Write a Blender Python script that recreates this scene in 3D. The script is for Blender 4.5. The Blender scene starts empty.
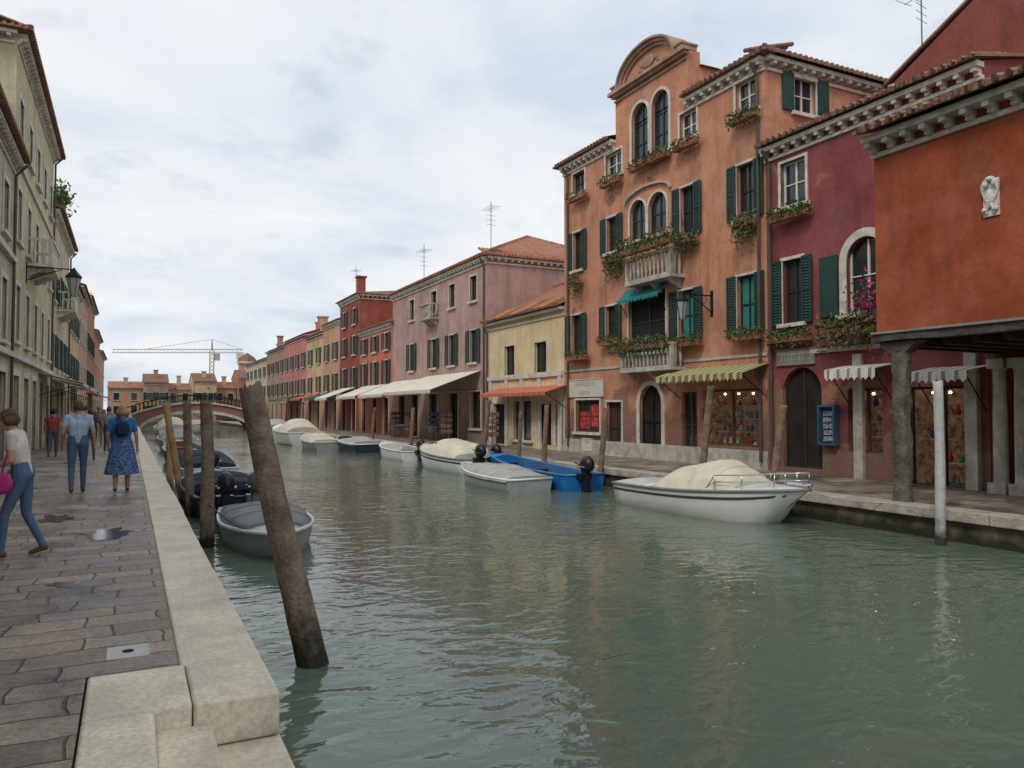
import bpy, bmesh, math, random
from mathutils import Vector, Matrix, noise
R=math.radians; PI=math.pi
random.seed(7)
SC=bpy.context.scene; COL=SC.collection
# ------------------------------------------------------------------ camera
TH=R(26.4); PT=R(1.93); FP=770.0; CZ=1.6
fwd=Vector((math.sin(TH)*math.cos(PT),math.cos(TH)*math.cos(PT),math.sin(PT)))
rgt=Vector((math.cos(TH),-math.sin(TH),0)); upv=rgt.cross(fwd)
def ray(u,v): return fwd+rgt*((u-512)/FP)+upv*((384-v)/FP)
def onx(X,u,v): d=ray(u,v); t=X/d.x; return (t*d.y,CZ+t*d.z)
def ony(Y,u,v): d=ray(u,v); t=Y/d.y; return (t*d.x,CZ+t*d.z)
cd=bpy.data.cameras.new('camera'); cam=bpy.data.objects.new('camera',cd); COL.objects.link(cam)
cam.location=(0,0,CZ); cam.rotation_euler=(R(90)+PT,0,-TH)
cd.sensor_width=36; cd.lens=FP/1024*36; cd.clip_end=3000; cd.clip_start=.05
SC.camera=cam
SC.view_settings.view_transform='Standard'; SC.view_settings.look='None'; SC.view_settings.exposure=0
# ------------------------------------------------------------------ world
SUN_EL=R(46); SUN_AZ=R(-125)
w=bpy.data.worlds.new("World"); SC.world=w; w.use_nodes=True
nt=w.node_tree; nt.nodes.clear()
def N(nt,t,**k):
    n=nt.nodes.new(t)
    for a,b in k.items(): setattr(n,a,b)
    return n
L=nt.links.new
out=N(nt,'ShaderNodeOutputWorld'); bg=N(nt,'ShaderNodeBackground'); bg.inputs[1].default_value=.122
sky=N(nt,'ShaderNodeTexSky',sky_type='NISHITA',sun_disc=False,sun_elevation=SUN_EL,sun_rotation=SUN_AZ)
tc=N(nt,'ShaderNodeTexCoord'); sp=N(nt,'ShaderNodeSeparateXYZ'); L(tc.outputs['Generated'],sp.inputs[0])
az=N(nt,'ShaderNodeMath',operation='MAXIMUM'); L(sp.outputs[2],az.inputs[0]); az.inputs[1].default_value=0
ad=N(nt,'ShaderNodeMath',operation='ADD'); L(az.outputs[0],ad.inputs[0]); ad.inputs[1].default_value=.2
dx=N(nt,'ShaderNodeMath',operation='DIVIDE'); L(sp.outputs[0],dx.inputs[0]); L(ad.outputs[0],dx.inputs[1])
dy=N(nt,'ShaderNodeMath',operation='DIVIDE'); L(sp.outputs[1],dy.inputs[0]); L(ad.outputs[0],dy.inputs[1])
cb=N(nt,'ShaderNodeCombineXYZ'); L(dx.outputs[0],cb.inputs[0]); L(dy.outputs[0],cb.inputs[1])
n1=N(nt,'ShaderNodeTexNoise'); L(cb.outputs[0],n1.inputs['Vector']); n1.inputs['Scale'].default_value=1.25; n1.inputs['Detail'].default_value=9; n1.inputs['Roughness'].default_value=.55; n1.inputs['Distortion'].default_value=.4
n2=N(nt,'ShaderNodeTexNoise'); L(cb.outputs[0],n2.inputs['Vector']); n2.inputs['Scale'].default_value=2.1; n2.inputs['Detail'].default_value=7; n2.inputs['Roughness'].default_value=.6
cr=N(nt,'ShaderNodeValToRGB'); L(n1.outputs[0],cr.inputs[0])
e=cr.color_ramp.elements; e[0].position=.34; e[0].color=(5.2,5.95,6.85,1); e[1].position=.64; e[1].color=(7.7,7.85,8.0,1)
m=e.new(.48); m.color=(6.7,7.05,7.5,1)
cf=N(nt,'ShaderNodeMapRange'); L(n2.outputs[0],cf.inputs[0]); cf.inputs[1].default_value=.32; cf.inputs[2].default_value=.45; cf.inputs[3].default_value=.68; cf.inputs[4].default_value=1
mx=N(nt,'ShaderNodeMixRGB'); L(cf.outputs[0],mx.inputs[0]); L(sky.outputs[0],mx.inputs[1]); L(cr.outputs[0],mx.inputs[2])
L(mx.outputs[0],bg.inputs[0]); L(bg.outputs[0],out.inputs[0])
sl=bpy.data.lights.new('sun','SUN'); sl.energy=1.5; sl.angle=R(16); sl.color=(1,.95,.88)
so=bpy.data.objects.new('sun',sl); COL.objects.link(so)
sd=Vector((math.sin(SUN_AZ)*math.cos(SUN_EL),math.cos(SUN_AZ)*math.cos(SUN_EL),math.sin(SUN_EL)))
so.rotation_euler=sd.to_track_quat('Z','Y').to_euler(); so.location=sd*50
# ------------------------------------------------------------------ materials
MC={}
def M(name,col,rough=.8,var=.18,scale=2.,bump=.15,bscale=25.,metal=0,streak=0,damp=0,spec=.35,brick=0,brickz=2.5,emit=0,fine=.08,tint=None,algae=False):
    if name in MC: return MC[name]
    m=bpy.data.materials.new(name); m.use_nodes=True; nt=m.node_tree; L=nt.links.new
    b=nt.nodes['Principled BSDF']; b.inputs['Roughness'].default_value=rough; b.inputs['Metallic'].default_value=metal
    b.inputs['Specular IOR Level'].default_value=spec
    g=N(nt,'ShaderNodeNewGeometry'); pos=g.outputs['Position']
    c1=tuple(x*(1-var) for x in col); c2=tuple(min(1,x*(1+var)) for x in (tint or col))
    no=N(nt,'ShaderNodeTexNoise'); L(pos,no.inputs['Vector']); no.inputs['Scale'].default_value=scale; no.inputs['Detail'].default_value=7; no.inputs['Roughness'].default_value=.62
    r=N(nt,'ShaderNodeValToRGB'); L(no.outputs[0],r.inputs[0]); r.color_ramp.elements[0].position=.32; r.color_ramp.elements[1].position=.68
    r.color_ramp.elements[0].color=(*c1,1); r.color_ramp.elements[1].color=(*c2,1)
    cur=r.outputs[0]
    fn=N(nt,'ShaderNodeTexNoise'); L(pos,fn.inputs['Vector']); fn.inputs['Scale'].default_value=bscale; fn.inputs['Detail'].default_value=4
    def dark(cur,fac,colr,mode='MIX'):
        x=N(nt,'ShaderNodeMixRGB',blend_type=mode); L(fac,x.inputs[0]); L(cur,x.inputs[1]); x.inputs[2].default_value=(*colr,1); return x.outputs[0]
    def mr(src,a,b_,c,d):
        x=N(nt,'ShaderNodeMapRange'); L(src,x.inputs[0])
        for i,vv in enumerate((a,b_,c,d)): x.inputs[i+1].default_value=vv
        return x.outputs[0]
    if fine: cur=dark(cur,mr(fn.outputs[0],.35,.65,fine*3,0),tuple(x*.55 for x in col))
    if streak:
        mp=N(nt,'ShaderNodeMapping'); L(pos,mp.inputs[0]); mp.inputs['Scale'].default_value=(1.6,1.6,.16)
        s=N(nt,'ShaderNodeTexNoise'); L(mp.outputs[0],s.inputs['Vector']); s.inputs['Scale'].default_value=1.7; s.inputs['Detail'].default_value=6; s.inputs['Roughness'].default_value=.65
        cur=dark(cur,mr(s.outputs[0],.46,.72,0,streak),tuple(x*.35+.02 for x in col))
        s2=N(nt,'ShaderNodeTexNoise'); L(pos,s2.inputs['Vector']); s2.inputs['Scale'].default_value=.55; s2.inputs['Detail'].default_value=9; s2.inputs['Roughness'].default_value=.7
        cur=dark(cur,mr(s2.outputs[0],.5,.68,0,streak*.7),tuple(min(1,x*1.1+.08) for x in col))
        s3=N(nt,'ShaderNodeTexNoise'); L(pos,s3.inputs['Vector']); s3.inputs['Scale'].default_value=2.6; s3.inputs['Detail'].default_value=10; s3.inputs['Roughness'].default_value=.75
        cur=dark(cur,mr(s3.outputs[0],.52,.66,0,streak*.85),tuple(x*.45+.015 for x in col))
    if brick:
        sx=N(nt,'ShaderNodeSeparateXYZ'); L(pos,sx.inputs[0])
        a=N(nt,'ShaderNodeMath',operation='ADD'); L(sx.outputs[0],a.inputs[0]); L(sx.outputs[1],a.inputs[1])
        c=N(nt,'ShaderNodeCombineXYZ'); L(a.outputs[0],c.inputs[0]); L(sx.outputs[2],c.inputs[1])
        bt=N(nt,'ShaderNodeTexBrick'); L(c.outputs[0],bt.inputs['Vector']); bt.inputs['Scale'].default_value=4.5
        bt.inputs['Color1'].default_value=(.30,.12,.075,1); bt.inputs['Color2'].default_value=(.22,.09,.06,1); bt.inputs['Mortar'].default_value=(.36,.3,.25,1); bt.inputs['Mortar Size'].default_value=.018
        bn=N(nt,'ShaderNodeTexNoise'); L(pos,bn.inputs['Vector']); bn.inputs['Scale'].default_value=.9; bn.inputs['Detail'].default_value=6
        zf=mr(sx.outputs[2],0,brickz,.35*brick,0)
        aa=N(nt,'ShaderNodeMath',operation='ADD'); L(bn.outputs[0],aa.inputs[0]); L(zf,aa.inputs[1])
        f=mr(aa.outputs[0],.66,.69,0,1)
        x=N(nt,'ShaderNodeMixRGB'); L(f,x.inputs[0]); L(cur,x.inputs[1]); L(bt.outputs[0],x.inputs[2]); cur=x.outputs[0]
    if damp or algae:
        sx=N(nt,'ShaderNodeSeparateXYZ'); L(pos,sx.inputs[0])
        q=N(nt,'ShaderNodeMath',operation='ADD'); L(sx.outputs[2],q.inputs[0])
        k=mr(no.outputs[0],.3,.7,-.6 if damp else -.12,.6 if damp else .12); L(k,q.inputs[1])
        if damp: cur=dark(cur,mr(q.outputs[0],-.2,1.7,damp,0),(.09,.08,.065))
        if algae: cur=dark(cur,mr(q.outputs[0],-.42,-.12,.95,0),(.018,.024,.012))
    L(cur,b.inputs['Base Color'])
    if emit:
        L(cur,b.inputs['Emission Color']); b.inputs['Emission Strength'].default_value=emit
    if bump:
        bp=N(nt,'ShaderNodeBump'); bp.inputs['Strength'].default_value=bump; bp.inputs['Distance'].default_value=.03
        L(fn.outputs[0],bp.inputs['Height']); L(bp.outputs[0],b.inputs['Normal'])
    MC[name]=m; return m
def plaster(name,col,**k):
    d=dict(rough=.92,var=.2,scale=.9,bump=.25,bscale=14,streak=.5,damp=.6,spec=.15); d.update(k); return M(name,col,**d)
P_orange=plaster('orange_plaster',(.56,.26,.16),brick=1.0,brickz=3.2,streak=.65,var=.2)
P_maroon=plaster('maroon_plaster',(.24,.062,.062),brick=.9,brickz=3.0,streak=.5,tint=(.26,.075,.075))
P_red=plaster('red_plaster',(.35,.082,.036),streak=.6,damp=0,var=.38,scale=.7)
P_pink=plaster('pink_plaster',(.46,.30,.265)); P_yellow=plaster('yellow_plaster',(.74,.59,.36),damp=.25,streak=.35,var=.12)
P_oran2=plaster('coral_plaster',(.54,.20,.12)); P_dred=plaster('dark_red_plaster',(.30,.085,.065)); P_dull=plaster('dull_maroon_plaster',(.24,.075,.06),damp=0)
P_salm=plaster('salmon_plaster',(.56,.33,.21)); P_rose=plaster('rose_plaster',(.52,.23,.19)); P_brown=plaster('brown_plaster',(.38,.25,.18))
P_grey=plaster('grey_plaster',(.48,.44,.36)); P_olive=plaster('olive_plaster',(.53,.48,.32)); P_beige=plaster('beige_plaster',(.56,.47,.34))
P_sand=plaster('sand_plaster',(.58,.42,.25)); P_terra=plaster('terracotta_plaster',(.42,.20,.14)); P_tan=plaster('tan_plaster',(.52,.34,.22))
STONE=M('istrian_stone',(.62,.58,.50),rough=.8,var=.25,scale=4,streak=.45,bump=.3,bscale=30)
OLDST=M('grey_old_stone',(.46,.43,.37),rough=.85,var=.3,scale=4,streak=.6,bump=.4,bscale=24)
DSTONE=M('dark_stone',(.13,.115,.095),rough=.9,var=.6,scale=5,streak=.6,bump=.9,bscale=14)
PAINTW=M('white_painted_wood',(.66,.64,.58),rough=.6,var=.08)
GREEN=M('dark_green_shutter_paint',(.014,.052,.042),rough=.55,var=.3,bump=.08)
BROWNW=M('brown_wood',(.11,.055,.03),rough=.6,var=.3,scale=6)
DARKW=M('dark_wood',(.035,.026,.02),rough=.6,var=.4,scale=6)
IRON=M('black_iron',(.02,.02,.02),rough=.5,metal=.6,var=.1,bump=0)
STEEL=M('stainless_steel',(.6,.6,.6),rough=.25,metal=1,var=.05,bump=0)
GLASS=M('window_glass',(.022,.027,.03),rough=.06,var=.3,scale=1.2,bump=.02,bscale=3,spec=.6,fine=0)
CURT=M('curtained_glass',(.16,.16,.15),rough=.12,var=.5,scale=3,bump=0,spec=.6,fine=0)
INTD=M('painted_dark_interior',(.02,.016,.013),rough=.9,var=.5,bump=0)  # flat dark sheets, painted in for the shade inside doorways and holes
INTW=M('glow_painted_interior',(.15,.09,.055),rough=.8,var=.85,scale=7,bump=0,emit=.3)  # shop walls and shelves glow themselves, standing in for warm indoor light
BULB=M('warm_bulb',(1,.62,.25),emit=9,var=0,bump=0,fine=0)
WOOD=M('weathered_pole_wood',(.225,.165,.12),rough=.9,var=.5,scale=5,bump=.9,bscale=26,algae=True,streak=.6)
WOODM=M('brown_pole_wood',(.24,.155,.10),rough=.9,var=.4,scale=5,bump=.6,bscale=22,algae=True)
WOOD2=M('light_pole_wood',(.35,.22,.12),rough=.85,var=.3,scale=5,bump=.4,bscale=22,algae=True)
LEAF=M('leaf_green',(.055,.11,.03),rough=.6,var=.5,scale=12,bump=0); LEAF2=M('leaf_light',(.12,.17,.045),rough=.6,var=.4,scale=12,bump=0)
REDF=M('red_blossom',(.5,.04,.05),rough=.6,var=.3,bump=0); PINKF=M('magenta_blossom',(.45,.03,.16),rough=.6,var=.3,bump=0)
TERRAP=M('terracotta_pot',(.35,.14,.08))
ALGW=M('quay_wall_stone',(.16,.125,.09),rough=.8,var=.4,scale=3,bump=.8,bscale=9,algae=True)
AWNC=M('cream_canvas',(.72,.68,.57),rough=.85,var=.1,bump=.05); AWNR=M('salmon_red_canvas',(.52,.15,.09),rough=.85,var=.15)
AWNW=M('white_canvas',(.70,.69,.65),rough=.85,var=.12)
GELW=M('white_gelcoat',(.74,.74,.72),rough=.22,var=.06,scale=3,bump=.0,spec=.5,fine=.03)
GELG=M('grey_gelcoat',(.34,.36,.37),rough=.35,var=.15,scale=4,bump=0,spec=.5)
GELB=M('blue_gelcoat',(.012,.17,.46),rough=.35,var=.15,scale=4,bump=0,spec=.5)
GELN=M('navy_gelcoat',(.02,.035,.06),rough=.35,var=.15,bump=0,spec=.5)
COVC=M('cream_cover_canvas',(.62,.57,.45),rough=.85,var=.12,scale=3,bump=.3,bscale=5)
COVG=M('grey_cover_canvas',(.38,.38,.36),rough=.85,var=.14,scale=3,bump=.3,bscale=5)
COVN=M('navy_canvas',(.03,.045,.07),rough=.8,var=.3,bump=.4,bscale=6)
BLACKP=M('black_plastic',(.015,.015,.017),rough=.35,var=.1,bump=0); GREYP=M('grey_plastic',(.2,.21,.22),rough=.4,var=.1,bump=0)
INTB=M('boat_interior',(.35,.34,.31),rough=.6,var=.25)
def tilemat(name,col,axis=1):
    m=M(name,col,rough=.92,var=.45,scale=6,bump=0,streak=.35)
    nt=m.node_tree; L=nt.links.new; g=N(nt,'ShaderNodeNewGeometry'); s=N(nt,'ShaderNodeSeparateXYZ'); L(g.outputs['Position'],s.inputs[0])
    mu=N(nt,'ShaderNodeMath',operation='MULTIPLY'); L(s.outputs[axis],mu.inputs[0]); mu.inputs[1].default_value=2*PI/.22
    si=N(nt,'ShaderNodeMath',operation='SINE'); L(mu.outputs[0],si.inputs[0])
    bp=N(nt,'ShaderNodeBump'); bp.inputs['Distance'].default_value=.06; L(si.outputs[0],bp.inputs['Height']); L(bp.outputs[0],nt.nodes['Principled BSDF'].inputs['Normal']); return m
TILE=tilemat('roof_tiles',(.29,.155,.105)); TILE2=tilemat('bright_roof_tiles',(.46,.215,.13))
def stripemat(name,ca,cb_,per,axis=1,duty=.0):
    m=M(name,ca,rough=.85,var=0,bump=0,fine=0); nt=m.node_tree; L=nt.links.new
    g=N(nt,'ShaderNodeNewGeometry'); s=N(nt,'ShaderNodeSeparateXYZ'); L(g.outputs['Position'],s.inputs[0])
    mu=N(nt,'ShaderNodeMath',operation='MULTIPLY'); L(s.outputs[axis],mu.inputs[0]); mu.inputs[1].default_value=2*PI/per
    si=N(nt,'ShaderNodeMath',operation='SINE'); L(mu.outputs[0],si.inputs[0])
    gt=N(nt,'ShaderNodeMath',operation='GREATER_THAN'); L(si.outputs[0],gt.inputs[0]); gt.inputs[1].default_value=duty
    x=N(nt,'ShaderNodeMixRGB'); L(gt.outputs[0],x.inputs[0]); x.inputs[1].default_value=(*ca,1); x.inputs[2].default_value=(*cb_,1)
    L(x.outputs[0],nt.nodes['Principled BSDF'].inputs['Base Color']); return m
AWNS=stripemat('yellow_striped_canvas',(.52,.43,.19),(.16,.17,.09),.3)
AWNS2=stripemat('white_striped_canvas',(.66,.65,.6),(.25,.24,.22),.28,duty=.6)
# ------------------------------------------------------------------ mesh helpers
ORG={}
class Fr:
    def __init__(s,o,sv,n): s.o=Vector(o); s.sv=Vector(sv); s.n=Vector(n)
    def P(s,a,z,o): return s.o+s.sv*a+s.n*o+Vector((0,0,z))
    def near(s,s0): return Fr(s.P(s0,0,0),-s.n,-s.sv)
class MB:
    def __init__(s): s.v=[]; s.f=[]
    def add(s,vs,fs):
        k=len(s.v); s.v+=[Vector(a) for a in vs]; s.f+=[tuple(i+k for i in f) for f in fs]; return s
    def poly(s,*p): return s.add(p,[tuple(range(len(p)))])
    def hexa(s,c): return s.add(c,[(0,1,2,3),(7,6,5,4),(0,4,5,1),(1,5,6,2),(2,6,7,3),(3,7,4,0)])
    def box(s,x0,x1,y0,y1,z0,z1): return s.hexa([(x0,y0,z0),(x1,y0,z0),(x1,y1,z0),(x0,y1,z0),(x0,y0,z1),(x1,y0,z1),(x1,y1,z1),(x0,y1,z1)])
    def fbox(s,fr,a,b,c,d,o0,o1): return s.hexa([fr.P(a,c,o0),fr.P(b,c,o0),fr.P(b,c,o1),fr.P(a,c,o1),fr.P(a,d,o0),fr.P(b,d,o0),fr.P(b,d,o1),fr.P(a,d,o1)])
    def tube(s,pts,rad,n=8,round_=False,sx=1.,sy=1.):
        pts=[Vector(p) for p in pts]
        if not hasattr(rad,'__len__'): rad=[rad]*len(pts)
        rad=list(rad)
        if round_:
            a,b=pts[0],pts[-1]; d0=(pts[1]-a).normalized(); d1=(b-pts[-2]).normalized(); r0,r1=rad[0],rad[-1]
            pts=[a-d0*r0*.98,a-d0*r0*.75,a-d0*r0*.4]+pts+[b+d1*r1*.4,b+d1*r1*.75,b+d1*r1*.98]
            rad=[r0*.2,r0*.66,r0*.92]+rad+[r1*.92,r1*.66,r1*.2]
        k=len(s.v); ref=None
        for i,p in enumerate(pts):
            d=(pts[min(i+1,len(pts)-1)]-pts[max(i-1,0)]).normalized()
            if ref is None: ref=Vector((1,0,0)) if abs(d.x)<.8 else Vector((0,1,0))
            x=(ref-d*ref.dot(d)).normalized(); y=d.cross(x); ref=x
            for j in range(n):
                a=2*PI*j/n; s.v.append(p+x*math.cos(a)*rad[i]*sx+y*math.sin(a)*rad[i]*sy)
        for i in range(len(pts)-1):
            for j in range(n): s.f.append((k+i*n+j,k+i*n+(j+1)%n,k+(i+1)*n+(j+1)%n,k+(i+1)*n+j))
        s.f.append(tuple(k+j for j in range(n))[::-1]); q=k+(len(pts)-1)*n; s.f.append(tuple(q+j for j in range(n))); return s
    def lathe(s,c,prof,n=12):
        c=Vector(c); k=len(s.v)
        for r,z in prof:
            for j in range(n): a=2*PI*j/n; s.v.append(c+Vector((r*math.cos(a),r*math.sin(a),z)))
        for i in range(len(prof)-1):
            for j in range(n): s.f.append((k+i*n+j,k+i*n+(j+1)%n,k+(i+1)*n+(j+1)%n,k+(i+1)*n+j))
        s.f.append(tuple(k+j for j in range(n))[::-1]); q=k+(len(prof)-1)*n; s.f.append(tuple(q+j for j in range(n))); return s
    def ell(s,c,rx,ry,rz,n=12,m=8,ns=0,seed=0):
        c=Vector(c); k=len(s.v)
        for i in range(m+1):
            t=-PI/2+PI*i/m
            if i in(0,m): t*=.97
            for j in range(n):
                a=2*PI*j/n; q=Vector((math.cos(t)*math.cos(a),math.cos(t)*math.sin(a),math.sin(t)))
                f=1+ns*noise.noise(q*2.2+Vector((seed,seed,0))) if ns else 1
                s.v.append(c+Vector((q.x*rx,q.y*ry,q.z*rz))*f)
        for i in range(m):
            for j in range(n): s.f.append((k+i*n+j,k+i*n+(j+1)%n,k+(i+1)*n+(j+1)%n,k+(i+1)*n+j))
        s.f.append(tuple(k+j for j in range(n))[::-1]); q=k+m*n; s.f.append(tuple(q+j for j in range(n))); return s
    def leaves(s,fn,count,size):
        for _ in range(count):
            c=Vector(fn()); a=Vector((random.uniform(-1,1),random.uniform(-1,1),random.uniform(-1,1))).normalized()
            b=a.cross(Vector((random.uniform(-1,1),random.uniform(-1,1),random.uniform(-1,1)))).normalized(); z=size*random.uniform(.6,1.3)
            s.poly(c-a*z,c+b*z*.5,c+a*z,c-b*z*.5)
        return s
    def wall(s,fr,s0,s1,z0,z1,holes,rev=.2):
        """holes: (a,b,c,d,arch,flag) flag 1 = open at the top, 2 = open at the bottom"""
        holes=[tuple(h)+(0,)*(6-len(h)) for h in holes]
        ss=sorted({s0,s1}|{h[0] for h in holes}|{h[1] for h in holes}); zz=sorted({z0,z1}|{h[2] for h in holes}|{h[3] for h in holes})
        ss=[a for a in ss if s0<=a<=s1]; zz=[a for a in zz if z0<=a<=z1]
        for i in range(len(ss)-1):
            for j in range(len(zz)-1):
                a,b,c,d=ss[i],ss[i+1],zz[j],zz[j+1]; cs,cz=(a+b)/2,(c+d)/2
                if any(h[0]<cs<h[1] and h[2]<cz<h[3] for h in holes): continue
                s.poly(fr.P(a,c,0),fr.P(b,c,0),fr.P(b,d,0),fr.P(a,d,0))
        for h in holes:
            a,b,c,d,ar,fl=h
            zs=d-ar*(b-a)/2
            s.poly(fr.P(a,c,0),fr.P(a,c,-rev),fr.P(a,zs,-rev),fr.P(a,zs,0)); s.poly(fr.P(b,c,0),fr.P(b,c,-rev),fr.P(b,zs,-rev),fr.P(b,zs,0))
            if fl!=2: s.poly(fr.P(a,c,0),fr.P(b,c,0),fr.P(b,c,-rev),fr.P(a,c,-rev))
            if ar:
                n=12; m=(a+b)/2; r=(b-a)/2
                pt=[(m-r*math.cos(PI*i/n),zs+ar*r*math.sin(PI*i/n)) for i in range(n+1)]
                for i in range(n):
                    p,q=pt[i],pt[i+1]
                    s.poly(fr.P(p[0],p[1],0),fr.P(q[0],q[1],0),fr.P(q[0],d,0),fr.P(p[0],d,0))
                    s.poly(fr.P(p[0],p[1],0),fr.P(q[0],q[1],0),fr.P(q[0],q[1],-rev),fr.P(p[0],p[1],-rev))
            elif fl!=1: s.poly(fr.P(a,d,0),fr.P(b,d,0),fr.P(b,d,-rev),fr.P(a,d,-rev))
        return s
    def arc(s,fr,a,b,c,d,ar,t,o0,o1):
        zs=d-ar*(b-a)/2; s.fbox(fr,a-t,a,c,zs,o0,o1); s.fbox(fr,b,b+t,c,zs,o0,o1)
        if not ar: s.fbox(fr,a-t,b+t,d,d+t,o0,o1); return s
        n=12; m=(a+b)/2; r=(b-a)/2
        f=lambda i,e:(m-(r+e)*math.cos(PI*i/n),zs+(ar*r+e)*math.sin(PI*i/n))
        for i in range(n):
            p,q,P_,Q=f(i,0),f(i+1,0),f(i,t),f(i+1,t)
            s.hexa([fr.P(*p,o0),fr.P(*q,o0),fr.P(*Q,o0),fr.P(*P_,o0),fr.P(*p,o1),fr.P(*q,o1),fr.P(*Q,o1),fr.P(*P_,o1)])
        return s
    def build(s,name,mat,parent=None,smooth=False,bevel=0,at=None,label=None,weld=False):
        me=bpy.data.meshes.new(name); o=bpy.data.objects.new(name,me); COL.objects.link(o)
        org=Vector((0,0,0))
        if parent is not None: org=ORG[parent.name]; o.parent=parent
        elif at is not None: org=Vector(at); o.location=org
        ORG[o.name]=org
        me.from_pydata([v-org for v in s.v],[],s.f)
        bm=bmesh.new(); bm.from_mesh(me)
        if weld: bmesh.ops.remove_doubles(bm,verts=bm.verts,dist=.002)
        bmesh.ops.recalc_face_normals(bm,faces=bm.faces); bm.to_mesh(me); bm.free()
        if mat: me.materials.append(mat)
        if smooth: me.polygons.foreach_set('use_smooth',[len(p.vertices)<7 for p in me.polygons] if weld else [True]*len(me.polygons))
        if bevel:
            md=o.modifiers.new('bevel','BEVEL'); md.width=bevel; md.segments=3; md.limit_method='ANGLE'
        if label: o['label']=label
        return o
def tag(o,label=None,cat=None,group=None,kind=None):
    if label: o['label']=label
    if cat: o['category']=cat
    if group: o['group']=group
    if kind: o['kind']=kind
    return o
def thing(name,label,cat,loc=(0,0,0),group=None):
    o=bpy.data.objects.new(name,None); COL.objects.link(o); o.location=loc; ORG[o.name]=Vector(loc); o.empty_display_size=.2
    return tag(o,label,cat,group)
def struct(o): o['kind']='structure'; return o
FR=Fr((15.2,0,0),(0,1,0),(-1,0,0)); FL=Fr((-3.3,0,0),(0,1,0),(1,0,0))
def W(u0,u1,v0,v1,X=15.2,sh=0,**k):
    um=(u0+u1)/2; vm=(v0+v1)/2
    a=onx(X,u1,vm)[0]; b=onx(X,u0,vm)[0]; z1=onx(X,um,v0)[1]; z0=onx(X,um,v1)[1]
    if sh: q=(b-a)/4; a+=q; b-=q
    return dict(r=(a,b,z0,z1),sh=sh,**k)
# ------------------------------------------------------------------ ground, water
def slabmat(name,c1,c2,mort,wet):
    m=bpy.data.materials.new(name); m.use_nodes=True; nt=m.node_tree; L=nt.links.new; b=nt.nodes['Principled BSDF']
    g=N(nt,'ShaderNodeNewGeometry')
    nz=N(nt,'ShaderNodeTexNoise'); L(g.outputs['Position'],nz.inputs['Vector']); nz.inputs['Scale'].default_value=1.9; nz.inputs['Detail'].default_value=6
    vm=N(nt,'ShaderNodeVectorMath',operation='SCALE'); L(nz.outputs['Color'],vm.inputs[0]); vm.inputs['Scale'].default_value=.17
    va=N(nt,'ShaderNodeVectorMath',operation='ADD'); L(g.outputs['Position'],va.inputs[0]); L(vm.outputs[0],va.inputs[1])
    bt=N(nt,'ShaderNodeTexBrick'); L(va.outputs[0],bt.inputs['Vector']); bt.inputs['Scale'].default_value=1; bt.inputs['Brick Width'].default_value=.5; bt.inputs['Row Height'].default_value=.3
    bt.inputs['Mortar Size'].default_value=.01; bt.inputs['Mortar Smooth'].default_value=.6; bt.offset=.37; bt.squash=1.55; bt.squash_frequency=3
    bt.inputs['Color1'].default_value=(*c1,1); bt.inputs['Color2'].default_value=(*c2,1); bt.inputs['Mortar'].default_value=(*mort,1)
    n2=N(nt,'ShaderNodeTexNoise'); L(g.outputs['Position'],n2.inputs['Vector']); n2.inputs['Scale'].default_value=1.1; n2.inputs['Detail'].default_value=10; n2.inputs['Roughness'].default_value=.7
    r=N(nt,'ShaderNodeValToRGB'); L(n2.outputs[0],r.inputs[0]); r.color_ramp.elements[0].position=.38; r.color_ramp.elements[0].color=(.45,.43,.41,1); r.color_ramp.elements[1].position=.6; r.color_ramp.elements[1].color=(1.25,1.17,1.06,1)
    mx=N(nt,'ShaderNodeMixRGB',blend_type='MULTIPLY'); mx.inputs[0].default_value=1; L(bt.outputs[0],mx.inputs[1]); L(r.outputs[0],mx.inputs[2])
    n3=N(nt,'ShaderNodeTexNoise'); L(g.outputs['Position'],n3.inputs['Vector']); n3.inputs['Scale'].default_value=24; n3.inputs['Detail'].default_value=8; n3.inputs['Roughness'].default_value=.75
    r3=N(nt,'ShaderNodeMapRange'); L(n3.outputs[0],r3.inputs[0]); r3.inputs[1].default_value=.32; r3.inputs[2].default_value=.68; r3.inputs[3].default_value=.55; r3.inputs[4].default_value=1.4
    mx2=N(nt,'ShaderNodeVectorMath',operation='SCALE'); L(mx.outputs[0],mx2.inputs[0]); L(r3.outputs[0],mx2.inputs['Scale'])
    L(mx2.outputs[0],b.inputs['Base Color'])
    rr=N(nt,'ShaderNodeMapRange'); L(n2.outputs[0],rr.inputs[0]); rr.inputs[1].default_value=.38; rr.inputs[2].default_value=.55; rr.inputs[3].default_value=wet; rr.inputs[4].default_value=.6
    L(rr.outputs[0],b.inputs['Roughness'])
    mm=N(nt,'ShaderNodeMath',operation='MULTIPLY_ADD'); L(bt.outputs['Fac'],mm.inputs[0]); mm.inputs[1].default_value=-.9
    n4=N(nt,'ShaderNodeTexNoise'); L(g.outputs['Position'],n4.inputs['Vector']); n4.inputs['Scale'].default_value=5; n4.inputs['Detail'].default_value=10; n4.inputs['Roughness'].default_value=.68; L(n4.outputs[0],mm.inputs[2])
    bp=N(nt,'ShaderNodeBump'); bp.inputs['Strength'].default_value=.9; bp.inputs['Distance'].default_value=.035; L(mm.outputs[0],bp.inputs['Height']); L(bp.outputs[0],b.inputs['Normal'])
    return m
PAVE=slabmat('trachyte_paving',(.32,.275,.235),(.165,.142,.125),(.07,.06,.052),.2)
kb=dict(rough=.7,var=.22,scale=1.8,bump=.35,bscale=30,fine=.15)
KERB=M('kerb_stone',(.74,.66,.53),algae=True,**kb); KERB2=M('step_stone',(.70,.62,.49),**kb)
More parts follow.
